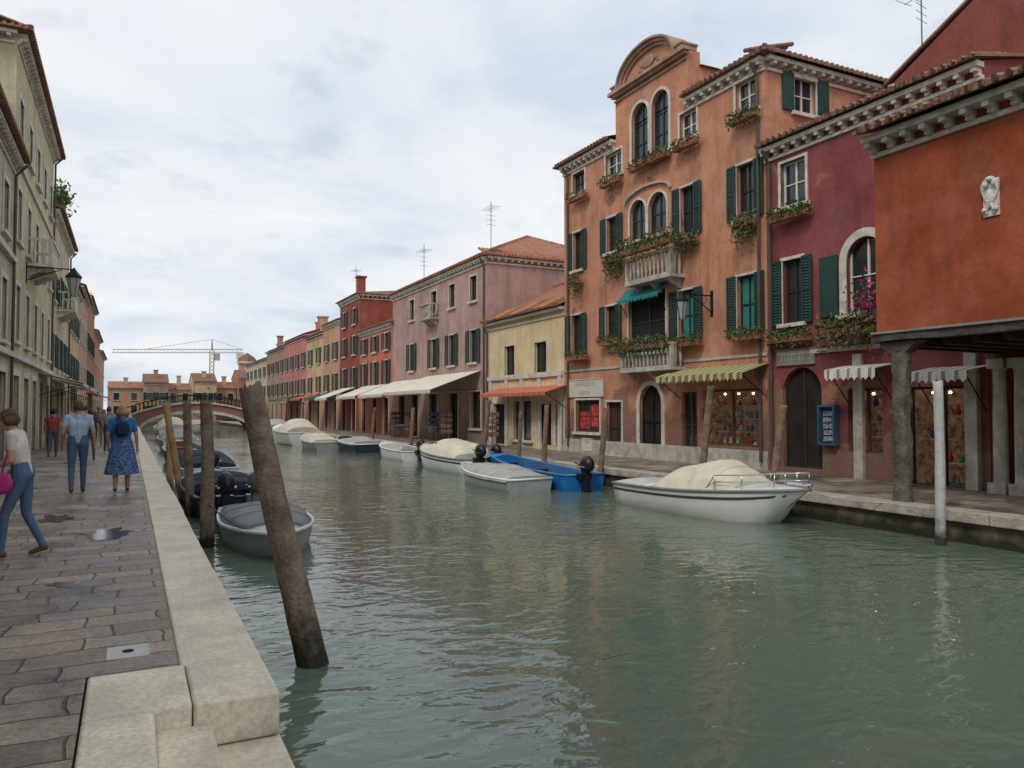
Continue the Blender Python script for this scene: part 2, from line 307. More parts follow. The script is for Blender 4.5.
mb=MB(); mb.box(-60,.3,5.3,150,-1.5,0); mb.box(-60,-.21,-8,5.3,-1.5,0); struct(mb.build('pavement',PAVE))
mb=MB(); mb.box(12.15,90,-8,150,-1.5,0); mb.box(-60,90,150,900,-1.5,-.02); struct(mb.build('pavement_far_bank',PAVE))
mb=MB(); y=5.3
while y<125:
    l=random.uniform(1.3,2.4); dz=random.uniform(-.005,.005); mb.box(.304,.79+random.uniform(-.008,.008),y+.003,y+l-.003,-.24,dz+.006); y+=l
mb.box(-.2,.33,4.56,5.296,-.2,.008); mb.box(.336,.79,4.55,5.297,-.24,.008)
mb.box(-.2,.14,2.7,4.554,-.2,.006)
mb.box(-.2,.14,-2,2.694,-.2,.007)
struct(mb.build('kerb_left',KERB,bevel=.022))
mb=MB()
mb.box(.142,.43,1.6,4.57,-.6,-.11); mb.box(.436,.8,1.3,4.6,-.9,-.245)
mb.box(.142,.78,-2,1.29,-.9,-.16)
struct(mb.build('water_steps',KERB2,bevel=.02))
mb=MB(); mb.box(.3,.75,4.61,125,-1.6,-.245); mb.box(11.8,12.14,-8,125,-1.6,-.165); struct(mb.build('quay_wall',ALGW))
mb=MB(); y=-6
while y<125:
    l=random.uniform(1.2,2.2); mb.box(11.7+random.uniform(-.02,.02),12.15,y+.008,y+l-.008,-.16,random.uniform(.002,.012)); y+=l
struct(mb.build('kerb_right',M('kerb_stone_grey',(.42,.37,.3),rough=.8,var=.35,scale=3,bump=.5,algae=True),bevel=.015))
def watermat():
    m=bpy.data.materials.new('canal_water'); m.use_nodes=True; nt=m.node_tree; L=nt.links.new; b=nt.nodes['Principled BSDF']
    b.inputs['Base Color'].default_value=(.115,.155,.115,1); b.inputs['Roughness'].default_value=.04; b.inputs['IOR'].default_value=1.42
    g=N(nt,'ShaderNodeNewGeometry'); mp=N(nt,'ShaderNodeMapping'); L(g.outputs['Position'],mp.inputs[0]); mp.inputs['Rotation'].default_value=(0,0,R(22)); mp.inputs['Scale'].default_value=(.75,1.15,1)
    a=N(nt,'ShaderNodeTexNoise'); L(mp.outputs[0],a.inputs['Vector']); a.inputs['Scale'].default_value=2.5; a.inputs['Detail'].default_value=1.; a.inputs['Distortion'].default_value=.8
    c=N(nt,'ShaderNodeTexNoise'); L(mp.outputs[0],c.inputs['Vector']); c.inputs['Scale'].default_value=7.5; c.inputs['Detail'].default_value=2.; c.inputs['Distortion'].default_value=.6
    pt=N(nt,'ShaderNodeTexNoise'); L(g.outputs['Position'],pt.inputs['Vector']); pt.inputs['Scale'].default_value=.2; pt.inputs['Detail'].default_value=3
    pr=N(nt,'ShaderNodeMapRange'); L(pt.outputs[0],pr.inputs[0]); pr.inputs[1].default_value=.4; pr.inputs[2].default_value=.6; pr.inputs[3].default_value=.35; pr.inputs[4].default_value=1
    b1=N(nt,'ShaderNodeBump'); b1.inputs['Distance'].default_value=.036; L(a.outputs[0],b1.inputs['Height']); L(pr.outputs[0],b1.inputs['Strength'])
    b2=N(nt,'ShaderNodeBump'); b2.inputs['Distance'].default_value=.011; L(pr.outputs[0],b2.inputs['Strength']); L(c.outputs[0],b2.inputs['Height']); L(b1.outputs[0],b2.inputs['Normal'])
    L(b2.outputs[0],b.inputs['Normal']); return m
mb=MB(); mb.poly((-900,-60,-.5),(900,-60,-.5),(900,1800,-.5),(-900,1800,-.5)); struct(mb.build('canal_water',watermat()))
PUD=M('puddle_water',(.07,.062,.055),rough=.12,var=.3,scale=6,bump=.05,spec=.4,fine=0)
mb=MB()
for (px,py,rx,ry) in((-.22,11.3,.3,.4),(-.95,13.2,.2,.35),(-.5,8.2,.13,.12)):
    pts=[]
    for i in range(40): a=2*PI*i/40; q=1+.8*noise.noise(Vector((math.cos(a)*1.6+px*7,math.sin(a)*1.6,py)))+.3*noise.noise(Vector((math.cos(a)*5,math.sin(a)*5,py))); pts.append((px+rx*q*math.cos(a),py+ry*q*math.sin(a),.004))
    mb.poly(*pts)
struct(mb.build('puddle_water',PUD))
# ------------------------------------------------------------------ buildings
def window(par,fr,w,detail):
    a,b,c,d=w['r']; ar=w.get('a',0); fm=w.get('fm',PAINTW if w.get('white') else DARKW); nm=w.get('name','window')
    t=.05; mb=MB()
    o0,o1=-.17,-.11
    mb.fbox(fr,a,a+t,c,d,o0,o1); mb.fbox(fr,b-t,b,c,d,o0,o1); mb.fbox(fr,a+t,b-t,c,c+t,o0,o1)
    if not ar: mb.fbox(fr,a+t,b-t,d-t,d,o0,o1)
    m=(a+b)/2; mb.fbox(fr,m-.025,m+.025,c+t,d-t,o0,o1)
    for i in range(1,w.get('rows',2)):
        z=c+(d-c)*i/w.get('rows',2); mb.fbox(fr,a+t,m-.025,z-.015,z+.015,o0,o1); mb.fbox(fr,m+.025,b-t,z-.015,z+.015,o0,o1)
    r=mb.build(nm,fm,par)
    mb=MB(); mb.poly(fr.P(a,c,-.145),fr.P(b,c,-.145),fr.P(b,d,-.145),fr.P(a,d,-.145)); mb.build('pane',w.get('gm',GLASS),r)
    sm=w.get('sur',STONE)
    if sm:
        tk=w.get('tk',.07); mb=MB(); mb.arc(fr,a,b,c,d,ar,tk,-.02,.035); mb.build('surround',sm,r)
        if w.get('sill',1): mb=MB(); mb.fbox(fr,a-tk-.06,b+tk+.06,c-.1,c-.002,-.02,.12); mb.build('sill',sm,r)
    if w.get('sh'):
        wd=(b-a)/2; sm=w.get('shm',GREEN)
        for sgn in(-1,1):
            e=(a-.02-wd,a-.02) if sgn<0 else (b+.02,b+.02+wd)
            mb=MB(); op=.045; q=.05; zz0,zz1=c-.02,d+.02
            mb.fbox(fr,e[0],e[0]+q,zz0,zz1,op,op+.04); mb.fbox(fr,e[1]-q,e[1],zz0,zz1,op,op+.04)
            for z in(zz0,(zz0+zz1)/2-.03,zz1-.06): mb.fbox(fr,e[0]+q,e[1]-q,z,z+.06,op,op+.04)
            if detail:
                k=int((zz1-zz0)/.075)
                for i in range(k):
                    z=zz0+.03+(zz1-zz0-.06)*(i+.5)/k
                    mb.hexa([fr.P(e[0]+q,z-.03,op+.03),fr.P(e[1]-q,z-.03,op+.03),fr.P(e[1]-q,z-.022,op+.035),fr.P(e[0]+q,z-.022,op+.035),fr.P(e[0]+q,z+.022,op+.004),fr.P(e[1]-q,z+.022,op+.004),fr.P(e[1]-q,z+.03,op+.01),fr.P(e[0]+q,z+.03,op+.01)])
            else: mb.fbox(fr,e[0]+q,e[1]-q,zz0+.06,zz1-.06,op+.01,op+.028)
            mb.build('shutter',sm,r)
    if w.get('closed'):
        for e in((a+.01,(a+b)/2-.005),((a+b)/2+.005,b-.01)):
            mb=MB(); mb.fbox(fr,*e,c+.01,d-.01,-.09,-.05)
            k=max(3,int((d-c)/.09))
            for i in range(k): z=c+(d-c)*(i+.5)/k; mb.fbox(fr,e[0]+.04,e[1]-.04,z-.02,z+.02,-.05,-.035)
            mb.build('shutter',w.get('shm',GREEN),r)
    return r
def house(name,label,fr,s0,s1,H,depth,wm,wins=(),roof='gable',rise=1.4,over=.35,near=(),tiles=False,dent=True,z0=0,detail=1,corn=STONE,rm=None,chim=(),gap=None,pipe=None):
    t=thing(name,label,'house',fr.P(s0,0,0))
    mb=MB(); h=lambda ws:[(w['r'][0],w['r'][1],w['r'][2],min(w['r'][3],H),0,1) if w['r'][3]>H else tuple(w['r'])+(w.get('a',0),) for w in ws]
    mb.wall(fr,s0,s1,z0,H,h(wins)); nf=fr.near(s0); mb.wall(nf,0,depth,z0,H,h(near))
    mb.poly(fr.P(s1,z0,0),fr.P(s1,z0,-depth),fr.P(s1,H,-depth),fr.P(s1,H,0)); mb.poly(fr.P(s0,z0,-depth),fr.P(s1,z0,-depth),fr.P(s1,H,-depth),fr.P(s0,H,-depth))
    mb.poly(fr.P(s0,H-.01,-.22),fr.P(s1,H-.01,-.22),fr.P(s1,H-.01,-depth),fr.P(s0,H-.01,-depth))
    if z0: mb.poly(fr.P(s0,z0,0),fr.P(s1,z0,0),fr.P(s1,z0,-depth),fr.P(s0,z0,-depth))
    if roof=='gable':
        for s in(s0,s1): mb.poly(fr.P(s,H,0),fr.P(s,H,-depth),fr.P(s,H+.05,-depth),fr.P(s,H+rise+.04,-depth/2),fr.P(s,H+.05,0))
    mb.build('wall',wm,t)
    for w_ in wins:
        if not w_.get('raw'): window(t,fr,w_,detail)
    for w_ in near: window(t,nf,w_,detail)
    e=over; zz=H+.1; mb=MB(); P=fr.P
    sa,sb=s0-(.08 if roof=='gable' else e),s1+(.08 if roof=='gable' else e)
    if roof=='gable': r0,r1=sa,sb
    else: q=min(depth/2,(s1-s0)/2-.1); r0,r1=s0+q,s1-q
    A,B,C_,D_=P(sa,zz,e),P(sb,zz,e),P(sb,zz,-depth-e),P(sa,zz,-depth-e); U,V=P(r0,zz+rise,-depth/2),P(r1,zz+rise,-depth/2)
    dn=Vector((0,0,-.07))
    if gap:
        ga,gb=gap; zq=zz+(e+.1)/(depth/2+e)*rise; g_=[P(ga,zz,e),P(ga,zq,-.1),P(gb,zq,-.1),P(gb,zz,e)]
        mb.poly(A,*g_,B,V,U); fr_e=[(A,g_[0]),(g_[3],B)]
        mb.poly(A+dn,g_[0]+dn,P(ga,zz,-.1)+dn,P(sa,zz,-.1)+dn); mb.poly(g_[3]+dn,B+dn,P(sb,zz,-.1)+dn,P(gb,zz,-.1)+dn)
    else:
        mb.poly(A,B,V,U); fr_e=[(A,B)]
        if roof=='gable': mb.poly(A+dn,B+dn,V+dn,U+dn); mb.poly(C_+dn,D_+dn,U+dn,V+dn)
        else: mb.poly(A+dn,B+dn,C_+dn,D_+dn)
    mb.poly(C_,D_,U,V)
    if roof=='gable': ed=fr_e+[(C_,D_),(A,U),(U,D_),(B,V),(V,C_)]
    else: mb.poly(D_,A,U); mb.poly(B,C_,V); ed=fr_e+[(B,C_),(C_,D_),(D_,A)]
    for p,q in ed: mb.poly(p,q,q+dn,p+dn)
    if tiles:
        k=int((sb-sa)/.2); up_=(P(sa,zz+rise,-depth/2)-P(sa,zz,e)).normalized()
        for i in range(k):
            s=sa+.1+i*.2
            if gap and gap[0]-.1<s<gap[1]+.1: continue
            p=P(s,zz-.01,e+.03); mb.tube([p,p+up_*1.2],.06,6)
        if roof!='gable':
            k=int((depth+2*e)/.2); up2=(P(r0,zz+rise,-depth/2)-P(sa,zz,-depth/2)).normalized()
            for i in range(k):
                p=P(sa-.03,zz-.01,e-.1-i*.2); mb.tube([p,p+up2*.9],.06,6)
        mb.tube([U,V],.1,6)
        if roof!='gable': mb.tube([A,U],.09,6); mb.tube([D_,U],.09,6)
    rf=mb.build('roof',rm or TILE,t)
    for (cs,co,ch) in chim:
        m2=MB(); m2.fbox(fr,cs-.3,cs+.3,H,H+ch,co-.6,co); m2.fbox(fr,cs-.4,cs+.4,H+ch,H+ch+.12,co-.7,co+.1); m2.build('chimney',wm,rf)
    if corn:
        segs=[(s0-.03,s1+.03)] if not gap else [(s0-.03,gap[0]),(gap[1],s1+.03)]
        for si_,(a,b) in enumerate(segs):
            mb=MB(); mb.fbox(fr,a,b,H-.1,H+.01,.0,over*.65); mb.fbox(fr,a,b,H-.34,H-.26,0,.06)
            if dent:
                k=int((b-a)/.36)
                for i in range(k+1):
                    s=a+.1+(b-a-.2)*i/max(k,1); mb.fbox(fr,s-.055,s+.055,H-.19,H-.1,0,over*.6); mb.fbox(fr,s-.05,s+.05,H-.26,H-.19,0,over*.3)
            if si_==0 and (roof!='gable' or near):
                mb.fbox(nf,-.03,depth,H-.1,H+.01,0,over*.65); mb.fbox(nf,.07,depth,H-.34,H-.26,0,.06)
                if dent:
                    for i in range(int(depth/.36)): s=.2+i*.36; mb.fbox(nf,s-.055,s+.055,H-.19,H-.1,0,over*.6)
            mb.build('cornice',corn,t)
    if pipe:
        for s in pipe: MB().tube([fr.P(s,H-.1,over*.9),fr.P(s,H-.45,.09),fr.P(s,z0+.2,.09)],.045,8).build('downpipe',M('copper_brown_pipe',(.09,.07,.055),var=.3,rough=.6),t)
    return t
def awning(par,fr,a,b,z,out,drop,mat,val=.22,name='awning'):
    mb=MB(); P=fr.P; n=max(4,int((b-a)/.15))
    mb.hexa([P(a,z,.03),P(b,z,.03),P(b,z-drop,out),P(a,z-drop,out),P(a,z+.02,.03),P(b,z+.02,.03),P(b,z-drop+.02,out),P(a,z-drop+.02,out)])
    for i in range(n):
        s,e=a+(b-a)*i/n,a+(b-a)*(i+1)/n; q=[]
        for j in range(5):
            x=s+(e-s)*j/4; q.append(P(x,z-drop-val+.07*abs(math.cos(PI*j/4)),out+.01+.015*math.sin(i*2.1)))
        mb.poly(P(s,z-drop,out+.01),P(e,z-drop,out+.01),*q[::-1])
    o=mb.build(name,mat,par)
    mb=MB()
    for s in(a+.08,b-.08): mb.tube([P(s,z-.9,.03),P(s,z-drop-.03,out-.05)],.014,6)
    mb.tube([P(a,z-drop-.01,out-.03),P(b,z-drop-.01,out-.03)],.018,6)
    mb.build('awning_frame',IRON,o); return o
# ---- big orange house
yo0,yo1=15.3,26.0
ow=[W(573,585,172,193),W(606,622,152,176,white=1),W(632,648.5,103,163,a=1,gm=GLASS,fm=GREEN,tk=.1,rows=3),W(652,669,90,154,a=1,fm=GREEN,tk=.1,rows=3),W(680,697,111,139,white=1),W(736,757,79,112,white=1),
 W(569,587,232,270,sh=1),W(602,623,217,252,sh=1),W(630,646,200,240,a=1,fm=GREEN),W(648.5,667,192,234,a=1,fm=GREEN),W(674,702,186,235,sh=1),W(729,764,163,218,sh=1),
 W(567,587,315,356,sh=1),W(601,622,306,339,sh=1),W(629,666,291,352,fm=GREEN,gm=INTD,name='balcony_door'),W(671,703,290,340,sh=1),W(729,765,275,332,sh=1),
 W(576,600,400,432,fm=BROWNW,name='shop_window'),W(607,622,402,455,fm=DARKW,gm=M('brown_door_panel',(.06,.035,.025)),name='door'),
 W(640,662,385,459,a=1,fm=IRON,gm=INTD,name='door',tk=.16,sill=0),W(682,697,392,458,fm=BROWNW,gm=GLASS,name='door',sur=None),W(703,760,389,446,raw=1)]
for i in(15,16): ow[i]['gm']=M('teal_blind',(.03,.22,.19),rough=.5,var=.25,scale=5,bump=0)
xa,za=ony(yo0,794,112); xb,zb=ony(yo0,815,80)
side=[dict(r=(xa-15.2,xb-15.2,za,zb),white=1)]
g0,g1=18.5,22.4; GZ=12.7
big=house('townhouse','tall orange plaster house with curved gable, green shutters and two flowered balconies',FR,yo0,yo1,11.1,8,P_orange,ow,'hip',1.3,.34,near=side,tiles=True,gap=(g0,g1),pipe=(25.6,15.5))
r_=ow[17]['r']; mb=MB(); mb.fbox(FR,r_[0]+.12,(r_[0]+r_[1])/2-.06,r_[2]+.2,r_[3]-.15,-.14,-.125); mb.fbox(FR,(r_[0]+r_[1])/2+.05,r_[1]-.12,r_[2]+.12,r_[2]+.75,-.14,-.125); mb.build('poster',M('red_poster',(.42,.05,.045),rough=.5,var=.9,scale=7,bump=0),big)
nfr=FR.near(yo0)
for a in(xb-15.2+.05,xa-15.2-.47): mb=MB(); mb.fbox(nfr,a,a+.42,za,zb,.03,.07); mb.build('shutter',GREEN,big)
mb=MB(); holes=[]
for w_ in(ow[2],ow[3]):
    r=w_['r']; holes.append((r[0],r[1],11.1,r[3],1,2))
mb.wall(FR,g0,g1,11.1,GZ,holes)
zt_=12.35
for s in(g0,g1): mb.poly(FR.P(s,11.0,0),FR.P(s,11.0,-.5),FR.P(s,GZ,-.5),FR.P(s,GZ,0)); mb.poly(FR.P(s,11.0,-.5),FR.P(s,11.0,-3),FR.P(s,zt_,-3),FR.P(s,zt_,-.5))
mb.poly(FR.P(g0,11.0,-.5),FR.P(g1,11.0,-.5),FR.P(g1,GZ,-.5),FR.P(g0,GZ,-.5))
n=20; c=(g0+g1)/2; hw=(g1-g0)/2; RS=.98; HWI=.42
def gcv(i,e): return (c+(hw-HWI+e)*math.cos(PI*i/n), GZ+(RS+e)*math.sin(PI*i/n)**.9 if 0<i<n else GZ)
for o in(-.005,-.5): mb.poly(*[FR.P(*gcv(i,0),o) for i in range(n+1)])
for i in range(n): mb.poly(FR.P(*gcv(i,0),-.005),FR.P(*gcv(i+1,0),-.005),FR.P(*gcv(i+1,0),-.5),FR.P(*gcv(i,0),-.5))
gb=mb.build('gable',P_orange,big)
mb=MB(); mb.poly(FR.P(g0-.15,zt_-.1,-.45),FR.P(c,zt_+.45,-.45),FR.P(c,zt_+.45,-3.2),FR.P(g0-.15,zt_-.1,-3.2)); mb.poly(FR.P(g1+.15,zt_-.1,-.45),FR.P(c,zt_+.45,-.45),FR.P(c,zt_+.45,-3.2),FR.P(g1+.15,zt_-.1,-3.2)); mb.poly(FR.P(g0,zt_,-3),FR.P(g1,zt_,-3),FR.P(c,zt_+.44,-3)); mb.build('dormer_roof',TILE,gb)
TRIM=M('weathered_orange_trim',(.40,.25,.18),streak=.7)
mb=MB()
for i in range(n):
    for (ea,eb,o1) in((0,.07,.27),(-.1,-.005,.17),(-.2,-.11,.08)):
        p1,p2,p3,p4=gcv(i,ea),gcv(i+1,ea),gcv(i+1,eb),gcv(i,eb)
        mb.hexa([FR.P(*p1,-.52),FR.P(*p2,-.52),FR.P(*p3,-.52),FR.P(*p4,-.52),FR.P(*p1,o1),FR.P(*p2,o1),FR.P(*p3,o1),FR.P(*p4,o1)])
mb.fbox(FR,g0-.14,g1+.14,GZ-.08,GZ+.03,.002,.26); mb.fbox(FR,g0-.06,g1+.06,GZ-.16,GZ-.08,.002,.15); mb.fbox(FR,g0-.01,g1+.01,GZ-.3,GZ-.24,.002,.06)
for s in(g0+.02,g1-.38): mb.fbox(FR,s,s+.36,GZ+.03,GZ+.16,-.4,.2); mb.fbox(FR,s-.04,s+.4,GZ+.16,GZ+.22,-.42,.24)
mb.build('gable_moulding',TRIM,gb)
mb=MB(); mb.ell(FR.P(c,GZ+.42,.03),.05,.34,.2,14,8)
for k in range(7): a=PI*(k+.5)/7; mb.ell(FR.P(c+.5*math.cos(a),GZ+.2+.34*math.sin(a),.01),.04,.07,.07,8,6)
mb.build('gable_ornament',TRIM,gb)
mb=MB(); mb.fbox(FR,yo0,yo1,3.05,3.13,.003,.04); mb.build('string_course',OLDST,big)
mb=MB(); mb.fbox(FR,yo0+.02,yo1,0,.5,.002,.04); mb.build('plinth',OLDST,big)
a,b=ow[9]['r'][0]-.2,ow[8]['r'][1]+.2; zt=max(ow[9]['r'][3],ow[8]['r'][3])+.02; mb=MB(); n_=14
for i in range(n_):
    f=lambda i,e:((a+b)/2-((b-a)/2+e)*math.cos(PI*i/n_),zt-.05+(.34+e)*math.sin(PI*i/n_)); p,q,r,s=f(i,0),f(i+1,0),f(i+1,.07),f(i,.07)
    mb.hexa([FR.P(*p,0.002),FR.P(*q,0.002),FR.P(*r,0.002),FR.P(*s,0.002),FR.P(*p,.1),FR.P(*q,.1),FR.P(*r,.1),FR.P(*s,.1)])
mb.build('window_hood',OLDST,big)
def balcony(par,fr,a,b,z,out=.8,h=.85,bm_=STONE):
    mb=MB(); mb.fbox(fr,a,b,z-.1,z,.0,out)
    for s in(a+.25,(a+b)/2,b-.25): mb.hexa([fr.P(s-.07,z-.4,0),fr.P(s+.07,z-.4,0),fr.P(s+.07,z-.4,.1),fr.P(s-.07,z-.4,.1),fr.P(s-.07,z-.102,0),fr.P(s+.07,z-.102,0),fr.P(s+.07,z-.102,out-.12),fr.P(s-.07,z-.102,out-.12)])
    B=mb.build('balcony',bm_,par)
    mb=MB(); mb.fbox(fr,a,b,z+h-.08,z+h,out-.15,out); mb.fbox(fr,a,b,z+.002,z+.06,out-.14,out-.01)
    for s in(a,b-.12): mb.fbox(fr,s,s+.12,z+.06,z+h-.08,out-.14,out-.02); mb.fbox(fr,s+.02,s+.1,z+h-.08,z+h,.0,out-.15)
    mb.build('handrail',bm_,B)
    k=int((b-a-.3)/.19)
    prof=[(.03,0),(.045,.04),(.025,.1),(.055,.28),(.04,.38),(.024,.5),(.04,.6),(.045,.66)]
    hh=h-.14
    for i in range(k):
        s=a+.24+(b-a-.48)*i/(k-1); MB().lathe(fr.P(s,z+.06,out-.08),[(r,q/.66*hh) for r,q in prof],8).build('baluster',bm_,B,smooth=True)
    for s in(a+.06,b-.06):
        for o in(out*.3,out*.62): MB().lathe(fr.P(s,z+.0,o),[(r,q/.66*(h-.08)) for r,q in prof],8).build('baluster',bm_,B,smooth=True)
    return B
yb=onx(14.5,667,265)[0]; ye=onx(14.5,622,265)[0]; z2=onx(14.5,645,278)[1]; z1_=onx(14.5,643,368)[1]
balcony(big,FR,yb,ye,z2,.6,.8,OLDST); balcony(big,FR,onx(14.5,668,350)[0],onx(14.5,617,350)[0],z1_,.6,.75,OLDST)
r_=ow[14]['r']; awning(big,FR,r_[0]-.12,r_[1]+.12,r_[3]+.15,.4,.4,M('teal_canvas',(.02,.2,.2),rough=.8),.12)
ya=onx(15.0,764,378)[0]; yc=onx(14.3,656,378)[0]; awning(big,FR,ya,yc,onx(15.2,715,367)[1],.95,.28,AWNS,.2)
def sign(par,fr,a,b,c,d,base,ink,rows,seed=1,o=.06,name='signboard',m0=.22):
    random.seed(seed); mb=MB(); mb.fbox(fr,a,b,c,d,.01,o); mb.fbox(fr,a,b,d,d+.03,.01,o+.02); s=mb.build(name,base,par); mb=MB()
    for i in range(rows):
        zc=c+(d-c)*(i+.5)/rows; hh=(d-c)/rows*(.24 if i else .17); x=a+(b-a)*m0*(1+.6*(i==0))
        xe=b-(x-a)-.05
        while x<xe:
            ww=hh*random.uniform(.7,1.1); k=random.random()
            mb.fbox(fr,x,x+.014,zc-hh,zc+hh,o+.001,o+.004)
            if k>.3: mb.fbox(fr,x+.014,x+ww,zc+hh-.014,zc+hh,o+.001,o+.004)
            if k>.5: mb.fbox(fr,x+.014,x+ww,zc-.007,zc+.007,o+.001,o+.004)
            if k<.6: mb.fbox(fr,x+.014,x+ww,zc-hh,zc-hh+.014,o+.001,o+.004)
            x+=ww+.05
    mb.build('lettering',ink,s); return s
CREAM=M('cream_sign_paint',(.6,.57,.5),rough=.5,var=.08,bump=0); INK=M('dark_lettering',(.16,.11,.10),var=0,bump=0)
q=W(568,604,380,397)['r']; sign(big,FR,*q,CREAM,INK,2,3)
q=W(583,593,439,451)['r']; sign(big,FR,*q,CREAM,INK,2,5)
def shop(par,fr,r,bulbs=4,label='glass vase in shop',seed=0,frame=BROWNW):
    a,b,c,d=r; dp=1.1; mb=MB(); P=fr.P
    mb.poly(P(a,c,-dp),P(b,c,-dp),P(b,d,-dp),P(a,d,-dp)); mb.poly(P(a,c,-.2),P(a,c,-dp),P(a,d,-dp),P(a,d,-.2)); mb.poly(P(b,c,-.2),P(b,c,-dp),P(b,d,-dp),P(b,d,-.2)); mb.poly(P(a,c,-.2),P(b,c,-.2),P(b,c,-dp),P(a,c,-dp)); mb.poly(P(a,d,-.2),P(b,d,-.2),P(b,d,-dp),P(a,d,-dp))
    n=4
    for i in range(1,n): z=c+(d-c)*i/(n+.3); mb.fbox(fr,a+.02,b-.02,z,z+.03,-dp+.02,-.45)
    mb.build('shop_interior',INTW,par)
    mb=MB(); t=.06
    mb.fbox(fr,a,b,c,c+t,-.17,-.1); mb.fbox(fr,a,b,d-t,d,-.17,-.1)
    k=max(2,int((b-a)/.9))
    for i in range(k+1): s=a+t/2+(b-a-t)*i/k; mb.fbox(fr,s-t/2,s+t/2,c+t,d-t,-.17,-.1)
    f=mb.build('shop_window',frame,par)
    for i in range(bulbs):
        s=a+(b-a)*(i+.5)/bulbs; MB().ell(P(s,d-.12,-.6),.035,.035,.03,8,6).build('lamp',BULB,par)
    rng=random.Random(seed); cols=[(.5,.03,.03),(.02,.12,.5),(.6,.35,.02),(.6,.6,.6),(.02,.35,.3)]
    for i in range(n):
        z=c+(d-c)*i/(n+.3)+(.032 if i else .005); s=a+.15
        while s<b-.15:
            rr=rng.uniform(.035,.075); hh=rng.uniform(.1,.26); cc=rng.randrange(5)
            o=MB().lathe(P(s,z,-.6),[(rr*.6,0),(rr,hh*.35),(rr*.4,hh*.75),(rr*.6,hh)],8).build('glass_vase',M('vase_colour_%d'%cc,cols[cc],rough=.1,var=.1,bump=0,spec=.6),at=P(s,z,-.6),smooth=True)
            tag(o,label,'vase',label+' group'); s+=rr*2+rng.uniform(.06,.2)
shop(big,FR,ow[21]['r'],label='small coloured vase on the shelves behind the shop window under the striped yellow awning',seed=1)
def lantern(name,label,fr,s,z,arm,size=1.):
    t=thing(name,label,'lamp',fr.P(s,z,0)); mb=MB(); P=fr.P
    mb.tube([P(s,z,.0),P(s,z,arm)],.022,6); mb.tube([P(s,z-.5,.0),P(s,z-.25,arm*.35),P(s,z-.03,arm*.75)],.016,6); mb.fbox(fr,s-.05,s+.05,z-.6,z+.15,0,.03)
    mb.tube([P(s,z-.12+.12*math.sin(a),arm*.3+.12*math.cos(a)) for a in [i*PI/6 for i in range(12)]],.01,5)
    mb.build('bracket',IRON,t)
    c=P(s,z-.75*size,arm); MB().lathe(c,[(.07*size,0),(.09*size,.05*size),(.17*size,.5*size),(.17*size,.52*size)],6).build('lamp_glass',M('lamp_glass_pane',(.35,.37,.36),rough=.15,var=.1,bump=0,spec=.6),t)
    MB().lathe(c,[(.2*size,.52*size),(.21*size,.55*size),(.1*size,.68*size),(.05*size,.75*size),(.02*size,.8*size)],6).build('lamp_cap',IRON,t)
    mb=MB()
    for j in range(6): a=2*PI*j/6; d=Vector((math.cos(a),math.sin(a),0)); mb.tube([c+d*.075*size,c+d*.175*size+Vector((0,0,.52*size))],.01,4)
    mb.build('lamp_frame',IRON,t)
s_,z_=onx(15.2,712,296); lantern('wall_lantern','black wall lantern on the orange house beside the teal window',FR,s_,z_,1.1)
# ---- maroon house
mw=[W(781,806,160,205,white=1),W(774,813,259,323,sh=1,tk=.08),W(847,885,236,312,a=1,tk=.2,fm=PAINTW),W(783,822,367,468,a=1,gm=INTD,fm=DARKW,name='door',sur=None,rows=1),W(848,883,388,453,raw=1),W(908,978,386,489,raw=1)]
mar=house('townhouse','maroon plaster house with white framed top window, right of the tall orange house',FR,9.42,yo0-.01,8.55,4.2,P_maroon,mw,'gable',.5,.36,tiles=True,corn=STONE,pipe=(15.1,))
shop(mar,FR,mw[4]['r'],label='small coloured vase on the shelves inside the maroon house shop window',seed=2,bulbs=2); shop(mar,FR,mw[5]['r'],label='small coloured vase on the shelves of the shop under the arcade',seed=3,bulbs=4,frame=DARKW)
r_=mw[2]['r']; mb=MB(); mb.fbox(FR,r_[1]+.22,r_[1]+.75,r_[2],r_[3]-.3,.05,.09); mb.build('shutter',GREEN,mar)
awning(mar,FR,onx(14.6,880,378)[0],onx(14.6,829,378)[0],onx(15.2,855,366)[1],.75,.12,AWNS2,.25)
awning(mar,FR,onx(14.6,972,378)[0],onx(14.6,913,378)[0],onx(15.2,945,368)[1],.75,.12,AWNS2,.22)
q=W(778,816,350,365)['r']; sign(mar,FR,*q,M('grey_sign_paint',(.25,.23,.21),var=.2,bump=0),M('pale_lettering',(.5,.47,.42),var=0,bump=0),1,7,m0=.06)
mb=MB(); mb.fbox(FR,9.5,14.9,3.0,3.1,.002,.07); mb.fbox(FR,12.3,12.55,0,2.9,.002,.1); mb.fbox(FR,9.6,9.85,0,2.95,.002,.14); mb.build('stone_trim',OLDST,mar)
q=W(823,840,405,445)['r']; t=thing('display_cabinet','blue wall cabinet of small goods beside the arched doorway of the maroon house','cabinet',FR.P(q[0],q[2],.0))
mb=MB(); mb.fbox(FR,q[0],q[1],q[2],q[3],.01,.06)
for e in((q[0],q[0]+.05),(q[1]-.05,q[1])): mb.fbox(FR,*e,q[2],q[3],.06,.2)
mb.fbox(FR,q[0]+.05,q[1]-.05,q[2],q[2]+.05,.06,.2); mb.fbox(FR,q[0]+.05,q[1]-.05,q[3]-.05,q[3],.06,.2); mb.build('case',M('blue_cabinet_paint',(.03,.08,.14),var=.3),t)
mb=MB(); random.seed(4)
for i in range(4):
    for j in range(5):
        s=q[0]+.08+(q[1]-q[0]-.2)*i/3.5; z=q[2]+.09+(q[3]-q[2]-.2)*j/5; mb.fbox(FR,s,s+.07,z,z+.12,.061,.1)
